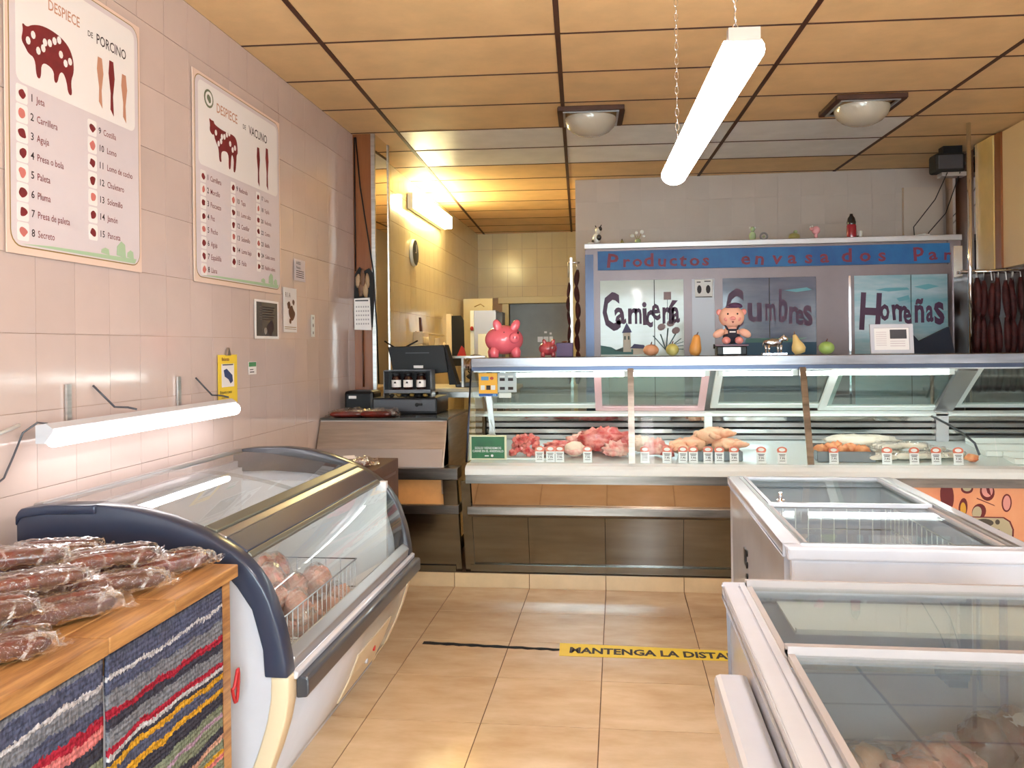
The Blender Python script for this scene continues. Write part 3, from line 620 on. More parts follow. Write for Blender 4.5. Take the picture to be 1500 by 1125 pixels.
# bag builder: lumps of meat (parts) under a crumpled film
def bag(name, label, cat, loc, rz, L, Wd, Hh, mt, seed, n=4, group=None, film=None, tail=0.0):
    t = thing(name, label, cat, loc, rz, group, local=True); r = random.Random(seed); lumps = []
    for k in range(n):
        cx, cy = (k+.5)/n*L-L/2 + r.uniform(-.01,.01), r.uniform(-.2,.2)*Wd
        rx, ry, rz_ = L/n*.62, Wd*r.uniform(.32,.42), Hh*r.uniform(.36,.5)
        MB().ell((cx,cy,rz_*.96), (rx,ry,rz_), 16, Matrix.Rotation(r.uniform(-.5,.5), 3, 'Z'), .6, 1.4, seed+k).build('meat_piece', mt, t)
        lumps.append((cx,cy,rx,ry,rz_*2))
    nx, ny = 22, 16; vs = []
    for i in range(nx):
        for j in range(ny):
            u, v = i/(nx-1)*2-1, j/(ny-1)*2-1; x = u*(L/2+.02); y = v*(Wd/2+.015)*(1-.12*abs(u)**3); z = .003
            for cx, cy, rx, ry, h in lumps:
                q = ((x-cx)/(rx*1.25))**2+((y-cy)/(ry*1.25))**2
                if q < 1: z = max(z, h*math.sqrt(1-q)*1.06+.006)
            e = max(abs(u), abs(v)); z += .010*noise.noise(Vector((x*38+seed, y*38, seed)))*(1 if e < .95 else 0) + .006*abs(noise.noise(Vector((x*90, y*90+seed, 3))))
            if tail and u > .8: z += tail*(u-.8)*5*(.6+.4*noise.noise(Vector((y*40, seed, 1))))
            vs.append((x, y, max(z,.002)))
    fs = [(i*ny+j, (i+1)*ny+j, (i+1)*ny+j+1, i*ny+j+1) for i in range(nx-1) for j in range(ny-1)]
    MB().add(vs, fs, True).build('bag', film or m_film2, t)
    return t
spots = [(-1.22,2.62,.41,.3,.26,.19,.13,'pale'),(-1.22,2.88,.41,1.0,.27,.18,.13,'rosy'),(-1.50,2.62,.41,1.4,.26,.19,.13,'pale'),(-1.52,2.92,.41,.2,.27,.2,.13,'pale'),(-1.20,2.60,.55,1.2,.24,.17,.12,'pale'),(-1.30,2.84,.56,.5,.27,.18,.13,'rosy'),(-1.52,2.70,.55,.9,.25,.18,.14,'rosy'),(-1.20,3.03,.54,.2,.24,.17,.11,'pale'),(-1.15,2.74,.54,.1,.22,.15,.11,'pale'),(-1.13,3.14,.42,1.2,.24,.18,.12,'pale'),(-1.36,3.08,.55,.9,.25,.18,.13,'rosy'),(-1.12,2.56,.42,1.3,.2,.15,.11,'rosy')]
lb = ['bag of pale frozen meat low in the basket, against the near glass','bag of rosy frozen meat low in the basket, in the middle of its front','bag of pale frozen meat low in the basket, near end by the wall','bag of pale frozen meat low in the basket, far end by the wall','bag of pale meat on top of the basket, nearest the camera','bag of rosy meat lying on top in the middle of the basket','bag of rosy meat heaped high at the wall side of the basket','bag of pale meat on top at the far front corner of the basket','bag of pale meat pressed against the curved front glass','bag of pale meat low at the far front corner of the basket','bag of rosy meat on top at the far end of the basket','bag of rosy meat low at the near front corner of the basket']
for k, (x, y, z, a, l_, w_, h_, kd) in enumerate(spots):
    bag('meat_bag', lb[k], 'bag', (x,y,z), a, l_, w_, h_, m_ground if kd == 'pale' else m_pork, 40+k, 3, 'bagged meat in the curved freezer', tail=.02)

# ================================================================ RIGHT CHEST FREEZERS
def frame(mb, x0, x1, y0, y1, z0, z1, w):
    return mb.box(x0,x1,y0,y0+w,z0,z1).box(x0,x1,y1-w,y1,z0,z1).box(x0,x0+w,y0+w,y1-w,z0,z1).box(x1-w,x1,y0+w,y1-w,z0,z1)
# farther one
A = thing('chest_freezer', 'white chest freezer with sliding glass lids, the farther one by the display case', 'freezer', (.84, 3.18, 0))
ax0, ax1, ay0, ay1, az = .475, 1.165, 2.50, 3.85, .87
frame(MB(), ax0+.01, ax1-.01, ay0+.012, ay1-.01, .04, az-.035, .055).build('cabinet', m_white, A, bev=.01)
MB().box(ax0+.05, ax1-.05, ay0+.05, ay1-.05, .22, .24).build('liner_floor', m_white_in, A)
MB().box(ax0+.06, ax1-.06, ay0+.06, ay1-.06, .045, .22).build('compressor_box', m_white, A)
frame(MB(), ax0, ax1, ay0, ay1, az-.037, az, .05).build('top_rim', m_white, A, bev=.006)
frame(MB(), ax0+.045, ax1-.045, ay0+.045, ay1-.045, az-.02, az+.003, .014).build('lid_track', m_alu, A)
for ya, yb, z in ((3.18, ay1-.05, az-.004), (ay0+.05, 3.22, az-.014)):
    l_ = frame(MB(), ax0+.062, ax1-.062, ya, yb, z-.006, z+.008, .014).build('sliding_lid', m_white if ya > 3 else m_lidf, A)
    MB().box(ax0+.074, ax1-.074, ya+.012, yb-.012, z-.001, z+.003).build('lid_glass', m_glass_f2, l_)
MB().cyl((.585,3.205,az),(.585,3.205,az+.012),.014,12).cyl((.585,3.205,az+.012),(.585,3.205,az+.038),.007,10).build('lid_lock', m_chrome, A)
bk = MB()
for y in [2.62+.05*k for k in range(20)]: bk.tube([(.56,y,.79),(.56,y,.50),(1.08,y,.50),(1.08,y,.79)], .0025, 4)
for z in (.51,.60,.70,.79): bk.tube([(.56,2.62,z),(1.08,2.62,z),(1.08,3.57,z),(.56,3.57,z),(.56,2.62,z)], .003, 4)
for x in [.56+.05*k for k in range(11)]: bk.tube([(x,2.62,.79),(x,2.62,.50),(x,3.57,.50),(x,3.57,.79)], .0025, 4)
tag(bk.build('wire_basket', m_wplast), 'bare wire basket inside the farther white chest freezer', 'basket')
# switch marks on the side: thermostat and vent slots
mb = MB()
for k in range(3): mb.cyl((ax0+.012,3.34,.56+.045*k),(ax0+.004,3.34,.56+.045*k),.013,10)
mb.build('thermostat', m_black, A)
MB().box(ax0+.004,ax0+.012,3.36,3.40,.60,.66).build('label_plate', m_dgrey, A)
# nearer one
Bz = thing('chest_freezer', 'white chest freezer in the right foreground, with meat bags under its glass', 'freezer', (.66, 1.5, 0))
bx0, bx1, by0, by1, bz = .255, 1.07, .80, 2.205, .85
frame(MB(), bx0+.012, bx1-.012, by0+.012, by1-.012, .04, bz-.03, .05).build('cabinet', m_white, Bz, bev=.01)
MB().box(bx0+.05, bx1-.05, by0+.05, by1-.05, .30, .32).build('liner_floor', m_white_in, Bz)
MB().box(bx0+.06, bx1-.06, by0+.06, by1-.06, .045, .30).build('compressor_box', m_white, Bz)
frame(MB(), bx0, bx1, by0, by1, bz-.035, bz, .04).build('top_rim', m_white, Bz, bev=.006)
frame(MB(), bx0+.038, bx1-.038, by0+.04, by1-.038, bz-.012, bz+.006, .022).build('lid_track', m_white, Bz, bev=.002)
for k, (ya, yb, z) in enumerate(((1.60, 2.165, bz+.006), (by0+.04, 1.66, bz+.022))):
    l_ = MB().box(bx0+.052,bx1-.06,yb-.035,yb-.03,z-.008,z+.018).box(bx0+.052,bx1-.06,yb-.012,yb,z-.004,z+.012).box(bx0+.052,bx1-.06,yb-.03,yb-.012,z-.004,z+.004).box(bx0+.052,bx0+.064,ya,yb,z-.006,z+.004).box(bx1-.072,bx1-.06,ya,yb,z-.006,z+.004).build('sliding_lid', m_lidf, Bz)
    MB().box(bx0+.064,bx1-.072,ya+.01,yb-.03,z-.002,z+.002).build('lid_glass', m_glass_f, l_)
MB().box(.195, bx0+.01, .82, 1.845, .66, .755).build('side_bumper', m_white, Bz, bev=.012)
tray = MB().box(bx0+.12,bx1-.12,1.885,1.90,bz-.022,bz-.012).box(bx0+.12,bx1-.12,1.90,2.12,bz-.028,bz-.022).build('hanging_shelf', m_wplast, Bz)
for k, (x, y, a, mt, l_, w_, h_, lb_) in enumerate(((.45,1.86,.3,m_chick,.24,.16,.10,'clear bag of pale chicken at the left inside the right foreground freezer'),(.66,1.90,.9,m_pork,.25,.18,.11,'clear bag of rosy meat in the middle of the right foreground freezer'),(.86,2.00,.4,m_saus,.22,.15,.13,'bag with a dark red cut and white label in the right foreground freezer'),(.58,1.66,1.2,m_pork,.26,.18,.10,'rosy meat bag nearest the camera in the right foreground freezer'),(.86,1.74,.2,m_chick,.26,.18,.11,'pale meat bag at the right end of the foreground freezer'))):
    t = bag('meat_bag', lb_, 'bag', (x,y,.50 if k < 3 else .52), a, l_, w_, h_, mt, 80+k, 3, 'meat bags in the foreground freezer', tail=.07)
    if k == 2: MB().prism([(-.03,-.02),(.04,-.02),(.04,.02),(-.03,.02)], (.02,.0,.112), (1,0,0), (0,1,.2), (0,0,.001)).build('paper_label', m_papw, t)
bk = MB()
for z in (.36,.42,.48,.50): bk.tube([(.33,1.30,z),(1.0,1.30,z),(1.0,2.1,z),(.33,2.1,z),(.33,1.30,z)], .003, 4)
for x in [.33+.067*q for q in range(11)]: bk.tube([(x,1.3,.50),(x,2.1,.50)], .003, 4)
for x in (.33,1.0):
    for y in (1.3,2.1): bk.tube([(x,y,.32),(x,y,.50)], .003, 4)
tag(bk.build('wire_rack', m_white), 'low white wire rack under the bags in the right foreground freezer', 'rack')

# ================================================================ WOODEN TABLE with rag rugs and sausage packs
TB = thing('wooden_table', 'rustic orange pine table with rag rugs hung on its side, left foreground', 'table', (-1.46, 1.6, 0))
tz = .85
def boards(xa, xb, cuts):
    for a, b2 in zip(cuts, cuts[1:]): MB().box(xa, xb, a+.001, b2-.001, tz-.035, tz).build('plank', m_wood, TB, bev=.003)
boards(-1.165, -1.062, [.75,1.30,1.66,1.93,2.27]); boards(-1.345, -1.168, [.75,1.55,2.265]); boards(-1.52, -1.348, [.75,1.20,2.262]); boards(-1.69,-1.523,[.75,1.7,2.265]); boards(-1.84,-1.693,[.75,2.26])
for x, y in ((-1.10,2.235),(-1.81,2.22),(-1.10,.80),(-1.81,.80)): MB().box(x-.025, x+.02, y-.03, y+.02, 0, tz-.036).build('leg', m_wood, TB, bev=.003)
MB().box(-1.12,-1.085,.8,2.2,tz-.085,tz-.036).box(-1.83,-1.80,.8,2.2,tz-.085,tz-.036).box(-1.8,-1.1,2.2,2.23,tz-.085,tz-.036).build('apron', m_wood, TB)
def rug(name, label, ya, yb, cols, seed):
    M = bpy.data.materials.new('rag_weave'); M.use_nodes = True; N = M.node_tree.nodes; L = M.node_tree.links; B = N['Principled BSDF']; B.inputs['Roughness'].default_value = .95; B.inputs['Specular IOR Level'].default_value = .1
    tc = N.new('ShaderNodeTexCoord'); sp = N.new('ShaderNodeSeparateXYZ'); L.new(tc.outputs['Object'], sp.inputs[0])
    nz = N.new('ShaderNodeTexNoise'); nz.inputs['Scale'].default_value = 7; nz.inputs['Detail'].default_value = 3; L.new(tc.outputs['Object'], nz.inputs['Vector'])
    a = N.new('ShaderNodeMath'); a.operation = 'MULTIPLY_ADD'; a.inputs[1].default_value = .05; L.new(nz.outputs[0], a.inputs[0]); L.new(sp.outputs['Z'], a.inputs[2])
    n2 = N.new('ShaderNodeTexNoise'); n2.inputs['Scale'].default_value = 130; L.new(tc.outputs['Object'], n2.inputs['Vector'])
    a2 = N.new('ShaderNodeMath'); a2.operation = 'MULTIPLY_ADD'; a2.inputs[1].default_value = .018; L.new(n2.outputs[0], a2.inputs[0]); L.new(a.outputs[0], a2.inputs[2])
    mr = N.new('ShaderNodeMapRange'); mr.inputs[1].default_value = .28; mr.inputs[2].default_value = .86; L.new(a2.outputs[0], mr.inputs[0])
    rp = N.new('ShaderNodeValToRGB'); rp.color_ramp.interpolation = 'CONSTANT'; e = rp.color_ramp.elements; tot = sum(c[0] for c in cols); p = 0
    for k, (w, c) in enumerate(cols[:31]):
        el = e[0] if k == 0 else e.new(p); el.position = p; el.color = srgb(*c); p = min(p + w/tot, .999)
    e.remove(e[len(e)-1]) if len(e) > len(cols) else None
    L.new(mr.outputs[0], rp.inputs[0])
    n3 = N.new('ShaderNodeTexNoise'); n3.inputs['Scale'].default_value = 90; mp = N.new('ShaderNodeMapping'); mp.inputs['Scale'].default_value = (1,1.6,.8); L.new(tc.outputs['Object'], mp.inputs[0]); L.new(mp.outputs[0], n3.inputs['Vector'])
    mx = N.new('ShaderNodeMix'); mx.data_type = 'RGBA'; mx.blend_type = 'MULTIPLY'; mx.inputs[0].default_value = .6
    r3 = N.new('ShaderNodeValToRGB'); r3.color_ramp.elements[0].position = .38; r3.color_ramp.elements[1].position = .6; r3.color_ramp.elements[0].color = (.25,.25,.27,1); L.new(n3.outputs[0], r3.inputs[0])
    L.new(rp.outputs[0], mx.inputs[6]); L.new(r3.outputs[0], mx.inputs[7]); L.new(mx.outputs[2], B.inputs['Base Color'])
    vo = N.new('ShaderNodeTexWave'); vo.bands_direction = 'Z'; vo.inputs['Scale'].default_value = 26; vo.inputs['Distortion'].default_value = 3; vo.inputs['Detail Scale'].default_value = 4
    L.new(tc.outputs['Object'], vo.inputs['Vector']); ad = N.new('ShaderNodeMath'); ad.operation = 'ADD'; L.new(vo.outputs[1], ad.inputs[0]); L.new(n3.outputs[0], ad.inputs[1])
    bp = N.new('ShaderNodeBump'); bp.inputs['Strength'].default_value = .55; bp.inputs['Distance'].default_value = .006; L.new(ad.outputs[0], bp.inputs['Height']); L.new(bp.outputs[0], B.inputs['Normal'])
    ny, nz_ = 46, 60; vs = []; fs = []
    zt, zb = tz-.04, .06
    for off in (0, -.006):
        for i in range(ny):
            for j in range(nz_):
                u = i/(ny-1); v = j/(nz_-1); y = ya+(yb-ya)*u
                x = -1.074 + off + .006*math.sin(y*22+seed)*v + .004*noise.noise(Vector((y*14, v*5, seed)))
                y2 = y + (.004*noise.noise(Vector((v*9, seed, u)))); vs.append((x, y2, zt+(zb-zt)*v))
    m_ = ny*nz_
    for i in range(ny-1):
        for j in range(nz_-1):
            q = (i*nz_+j, (i+1)*nz_+j, (i+1)*nz_+j+1, i*nz_+j+1); fs.append(q); fs.append(tuple(k+m_ for k in q[::-1]))
    for i in range(ny-1): fs.append((i*nz_, i*nz_+m_, (i+1)*nz_+m_, (i+1)*nz_)); fs.append((i*nz_+nz_-1, (i+1)*nz_+nz_-1, (i+1)*nz_+nz_-1+m_, i*nz_+nz_-1+m_))
    for j in range(nz_-1): fs.append((j, j+1, j+1+m_, j+m_)); k = (ny-1)*nz_; fs.append((k+j, k+j+m_, k+j+1+m_, k+j+1))
    return tag(MB().add(vs, fs, True).build(name, M), label, 'rug', 'rag rugs hung on the wooden table')
NV, GY, DK, GR = (88,94,120), (130,134,144), (66,66,80), (134,144,124)
WH, RD, MU, PK, LP = (206,206,212), (176,44,64), (222,168,52), (226,134,134), (186,158,184)
C1 = [(6,NV),(4,DK),(2,WH),(5,GR),(3,PK),(2,MU),(4,GR),(3,(214,170,150)),(4,DK),(5,GR),(2,LP),(4,GR),(6,DK),(3,MU),(5,NV),(3,MU),(2,DK),(2,WH),(3,RD),(6,GY),(4,DK),(3,RD),(6,GY),(5,NV),(2,WH),(6,NV),(7,(90,96,116))]
C2 = [(6,DK),(4,PK),(5,GR),(3,WH),(6,(132,124,134)),(4,GR),(3,PK),(5,GR),(4,GY),(2,WH),(4,DK),(4,(230,208,196)),(6,GR),(5,GR),(6,DK),(4,PK),(3,RD),(5,NV),(5,GY),(2,WH),(6,NV),(6,GY)]
rug('rag_rug', 'striped rag rug with mustard and red bands, hung beside the table corner', 1.668, 2.195, C1, 2)
rug('rag_rug', 'striped rag rug with pink and cream bands, hung on the near half of the table', 1.12, 1.655, C2, 5)
MB().tube([(-1.08+.004*math.cos(t), 2.275+.018*math.sin(t*1.0)+.006, .50+.035*math.cos(t)+.02*math.sin(2*t)) for t in [k*.35 for k in range(20)]], .005, 6).build('red_hook', mat('red_hook_plastic', (190,40,44), .4), TB)
# vacuum packs of cured sausage
def sausage_pack(name, label, loc, rz, seed, sc=1.0, n=2, group=None, mt=None, flatp=False):
    t = thing(name, label, 'sausage pack', loc, rz, group, local=True); r = random.Random(seed); L_, Wd = .25*sc, .15*sc; lines = []
    for k in range(n):
        cy = (k-(n-1)/2)*.052*sc; bw = r.uniform(-.02,.02)*sc; rad = r.uniform(.018,.023)*sc*(.6 if flatp else 1)
        pts = []; rs = []
        for i in range(13):
            u = i/12*2-1; pts.append(Vector((u*L_*.44, cy+bw*(u*u-.4)+r.uniform(-.001,.001), rad*1.0))); e = max(0, 1-abs(u)**6); rs.append(max(.004*sc, rad*math.sqrt(e)))
        MB().tube(pts, rs, 12).build('sausage', mt or (m_saus if r.random() < .6 else m_saus2), t); lines.append((pts, rs))
    nx, ny = 50, 34; vs = []
    for i in range(nx):
        for j in range(ny):
            u, v = i/(nx-1)*2-1, j/(ny-1)*2-1
            x = u*(L_/2+.018*sc)*(1-.10*noise.noise(Vector((v*2, seed, 0)))); y = v*(Wd/2)*(1-.12*abs(u)**2)*(1-.10*noise.noise(Vector((u*2, seed, 5)))); z = .004
            for pts, rs in lines:
                for p, q in zip(pts, rs):
                    d2 = (x-p.x)**2*.55+(y-p.y)**2
                    if d2 < (q*1.35)**2: z = max(z, p.z+q*math.sqrt(max(0, 1-d2/(q*1.35)**2))*1.02+.0015)
            e = max(abs(u), abs(v)); z += .013*sc*(.5-abs(noise.noise(Vector((x*26/sc+seed*3, y*34/sc, seed)))))*(1 if z < .03 else .35) + .010*sc*(.4-abs(noise.noise(Vector((x*70, y*80, seed)))))
            if e > .8: z += (e-.8)*5*.03*sc*max(0, noise.noise(Vector((u*1.6+seed, v*1.6, 7)))+.15)
            vs.append((x, y, max(.0015, z)))
    fs = [(i*ny+j, (i+1)*ny+j, (i+1)*ny+j+1, i*ny+j+1) for i in range(nx-1) for j in range(ny-1)]
    MB().add(vs, fs, True).build('plastic_wrap', m_film, t)
    return t
G = 'cured sausage packs on the pine table'
PK_ = [(-1.215,1.50,.9,'nearest sausage pack on the pine table, at the front edge below the others'),
(-1.235,1.745,.8,'second sausage pack along the front edge, just behind the nearest one'),
(-1.235,1.965,.95,'third sausage pack along the front edge of the pine table'),
(-1.215,2.165,.9,'farthest front sausage pack, its film tip sticking up at the table corner'),
(-1.42,1.44,.5,'sausage pack cut by the left frame edge behind the nearest pack'),
(-1.405,1.66,1.0,'sausage pack in the middle row behind the second front pack'),
(-1.415,1.885,.7,'sausage pack in the middle row behind the third front pack'),
(-1.405,2.10,.9,'middle row sausage pack closest to the curved glass freezer'),
(-1.60,1.58,.3,'sausage pack at the left frame edge in the third row'),
(-1.595,1.80,1.1,'third row sausage pack in the middle of the heap'),
(-1.60,2.03,.8,'third row sausage pack towards the far table edge'),
(-1.745,1.74,.9,'sausage pack next to the tiled wall, nearest of the wall row'),
(-1.755,1.96,.6,'sausage pack next to the tiled wall, second of the wall row'),
(-1.73,2.17,.2,'sausage pack in the far corner between wall and freezer')]
for k, (x, y, a, lb_) in enumerate(PK_): sausage_pack('sausage_pack', lb_, (x,y,tz+.002+.004*(k%3)), a+.25*math.sin(k*2.3), 11+k, R.uniform(.95,1.05), 2, G)
for k, (x, y, a, l_) in enumerate(((-1.315,1.60,.8,'pack laid over the gap between the two nearest front row packs'),(-1.31,2.06,.7,'pack laid over the gap behind the two farthest front row packs'),(-1.50,1.72,1.2,'pack laid crosswise between the second and third row of sausages'),(-1.66,1.90,.4,'pack laid on top of the wall row of sausages'),(-1.52,2.14,.3,'pack laid on top at the far end by the freezer'))):
    sausage_pack('sausage_pack', l_, (x,y,tz+.045), a, 50+k, .95, 2, G)
sausage_pack('sausage_pack', 'sausage pack lying on top of the third row packs', (-1.51,1.98,tz+.062), .5, 40, .95, 2, G)
sausage_pack('sausage_pack', 'sausage pack lying on top of the front row packs near the left edge', (-1.33,1.80,tz+.060), .75, 41, .92, 2, G)
# ================================================================ LAMPS
def tube_lamp(label, x, y0, y1, z, w, mt, rz, group=None):
    L_ = y1-y0; t = thing('hanging_tube_lamp', label, 'ceiling lamp', (x,(y0+y1)/2,z), rz, group, local=True)
    pf_ = [(-w*.30,.018),(-w*.30,.04),(w*.30,.04),(w*.30,.018)]
    MB().prism(pf_, (0,-L_/2,0), (1,0,0), (0,0,1), (0,L_,0)).build('housing', m_alu, t)
    df = [(w/2*math.cos(a), -.040*math.sin(a)) for a in [-.55+(PI+1.1)*k/14 for k in range(15)]]
    MB().prism(df, (0,-L_/2+.008,0), (1,0,0), (0,0,1), (0,L_-.016,0), True).build('diffuser', mt, t)
    for e in (-1, 1): MB().box(-w*.36, w*.36, e*L_/2-.012, e*L_/2+.012, .012, .044).build('end_cap', m_alu, t)
    for yy in (-L_/2+.10, L_/2-.14):
        mb = MB(); zz = .04
        while zz < ZC-z-.01:
            a = 1 if int((zz-.04)/.028) % 2 else 0; h = .018
            pts = [((.007*math.cos(q) if a else 0), yy+(0 if a else .007*math.cos(q)), zz+h/2+.017*math.sin(q)) for q in [2*PI*k/8 for k in range(9)]]
            mb.tube(pts, .0018, 4, cap=False); zz += .028
        mb.build('chain', m_chrome, t)
    return t
tube_lamp('lit tube lamp hanging on two chains from the tan panelled ceiling', .262, 2.0, 3.46, 2.13, .10, m_tube, .044)
tube_lamp('second lit tube lamp on chains nearer the shopfront, outside the photo', .35, -1.3, .2, 2.13, .10, m_tube, .044)  # unseen lamp, added behind the camera to brighten the room
# tube lamp on the left wall
WLp = thing('wall_tube_lamp', 'lit tube lamp slung on hooks low on the tiled left wall', 'wall lamp', (-1.78, 3.07, 1.2))
MB().prism([(-1.80,1.165),(-1.80,1.222),(-1.765,1.228),(-1.742,1.212),(-1.742,1.20),(-1.77,1.165)], (0,2.44,0), (1,0,0), (0,0,1), (0,1.285,0)).build('housing', mat('lamp_housing', (206,206,212), .4), WLp)
MB().prism([(-1.748+.028*math.cos(a), 1.180+.027*math.sin(a)) for a in [1.2-PI*1.15*k/10 for k in range(11)]], (0,2.45,0), (1,0,0), (0,0,1), (0,1.265,0), True).build('diffuser', m_tube_w, WLp)
for yy in (2.67, 3.40):
    MB().box(-1.851,-1.843,yy-.012,yy+.012,1.215,1.34).box(-1.851,-1.79,yy-.012,yy+.012,1.208,1.216).build('hook_strap', m_steel, WLp)
for yy in (2.86, 3.60): MB().tube([(-1.85,yy-.05,1.33),(-1.80,yy,1.25),(-1.78,yy+.05,1.245),(-1.75,yy+.06,1.237)], .004, 5).build('wire_tie', m_dgrey, WLp)
tag(MB().tube([(-1.78,2.47,1.225),(-1.80,2.45,1.23),(-1.835,2.43,1.20),(-1.845,2.40,1.13),(-1.846,2.36,1.07),(-1.846,2.30,1.045),(-1.846,2.15,1.04)], .0035, 6).build('lamp_cable', m_dgrey), 'thin grey cable running from the wall tube lamp to the left frame edge', 'cable')
tag(MB().tube([(XL+.003+.012,y,z) for y,z in [(1.9,1.225),(2.1,1.235),(2.25,1.215),(2.30,1.20),(2.42,1.225)]], .006, 6).build('cable_duct', m_wplast), 'pale cable duct on the tiled wall leading left from the wall tube lamp', 'cable')
# yellow lamp in the back room
RL = thing('wall_lamp', 'lit box lamp glowing yellow high on the back room wall', 'wall lamp', (-1.81, 8.1, 2.76))
MB().box(-1.849,-1.80,7.42,8.86,2.70,2.84).build('base', m_wplast, RL); MB().box(-1.80,-1.72,7.45,8.84,2.705,2.835).build('diffuser', m_tube_r, RL, bev=.015)
# glass dome lights in the ceiling
def dome(label, x, y):
    t = thing('ceiling_dome_light', label, 'ceiling lamp', (x,y,ZC), A_, 'unlit dome lights in the ceiling', local=True)
    frame(MB(), -.21,.21,-.21,.21,-.03,-.0005,.035).build('frame', m_brown, t, bev=.004)
    frame(MB(), -.178,.178,-.178,.178,-.036,-.026,.014).build('inner_frame', m_alu, t)
    mb = MB(); n = 36; prof = [(.165,-.03),(.163,-.05),(.15,-.085),(.12,-.115),(.08,-.135),(.04,-.143),(.002,-.146)]; vs = []
    for i, (r, z) in enumerate(prof):
        for k in range(n*2): a = PI*k/n + i*.12; q = 1+(.022 if k % 2 else -.012)*(1 if r > .03 else 0); vs.append((r*q*math.cos(a), r*q*math.sin(a), z))
    N_ = n*2; fs = [(i*N_+k, i*N_+(k+1)%N_, (i+1)*N_+(k+1)%N_, (i+1)*N_+k) for i in range(len(prof)-1) for k in range(N_)]
    mb.add(vs, fs, True).build('glass_dome', m_domeg, t)
m_domeg = mat('ribbed_glass', (222,214,196), .12, coat=.5); m_domeg.node_tree.nodes['Principled BSDF'].inputs['Transmission Weight'].default_value = .35
dome('unlit ribbed glass dome light in the ceiling, left of the hanging tube', -.16, 5.60); dome('unlit ribbed glass dome light in the ceiling, right of the hanging tube', 1.55, 5.62)
# ================================================================ POSTERS on the left wall
PX = XL+.0065
def F(y, z, d): return (PX+d, y, z)
U, V = (0,1,0), (0,0,1)
def rrect(y0, y1, z0, z1, r, n=5):
    out = []
    for cx, cz, a0 in ((y1-r,z1-r,0),(y0+r,z1-r,PI/2),(y0+r,z0+r,PI),(y1-r,z0+r,1.5*PI)):
        out += [(cx+r*math.cos(a0+PI/2*k/n), cz+r*math.sin(a0+PI/2*k/n)) for k in range(n+1)]
    return out
PM = [m_papb, m_gold, m_pap, m_papw, m_ink, m_inkr, m_inkp, m_inkg, mat('poster_thumb_pink', (206,120,112), .6), mat('poster_thumb_grey', (196,186,188), .5)]
class Pr:
    def __init__(s): s.m = MB()
    def p(s, i, pts, d): s.m.mat(i).prism(pts, (PX+d,0,0), U, V, (.0006,0,0)); return s
    def t(s, i, txt, y, z, size, d=.006, bold=.012, sx=1, al='LEFT', a=0): s.m.mat(i).text(txt, (PX+d,y,z), (0,math.cos(a),math.sin(a)), (0,-math.sin(a),math.cos(a)), size, bold=bold, sx=sx, align=al); return s
PIGP = [(0,.55),(.04,.72),(.02,.85),(.10,.80),(.2,.9),(.4,.98),(.65,.97),(.85,.88),(.95,.7),(.97,.45),(.9,.25),(.93,.0),(.85,.0),(.82,.22),(.75,.35),(.68,.3),(.64,.1),(.58,.1),(.58,.32),(.35,.36),(.34,.04),(.26,.04),(.24,.35),(.12,.38),(.08,.45)]
COWP = [(0,.72),(.02,.86),(-.02,1.0),(.06,.96),(.14,.98),(.16,.9),(.5,.86),(.85,.9),(.97,.8),(1.0,.5),(.95,.45),(.94,.3),(.9,.0),(.82,.0),(.85,.3),(.78,.42),(.74,.3),(.72,.02),(.65,.02),(.66,.42),(.4,.38),(.38,.2),(.4,.1),(.32,.1),(.30,.4),(.22,.5),(.15,.62),(.05,.66)]
def smooth2(pts):
    for _ in range(2): pts = [q for k in range(len(pts)) for q in (tuple(.75*pts[k][i]+.25*pts[(k+1)%len(pts)][i] for i in (0,1)), tuple(.25*pts[k][i]+.75*pts[(k+1)%len(pts)][i] for i in (0,1)))]
    return pts
def scale(pts, y, z, w, h): return [(y+p[0]*w, z+p[1]*h) for p in pts]
def blob(cy, cz, r, seed, n=9): q = random.Random(seed); return smooth2([(cy+r*q.uniform(.6,1.15)*math.cos(2*PI*k/n), cz+r*q.uniform(.55,1.05)*math.sin(2*PI*k/n)) for k in range(n)])
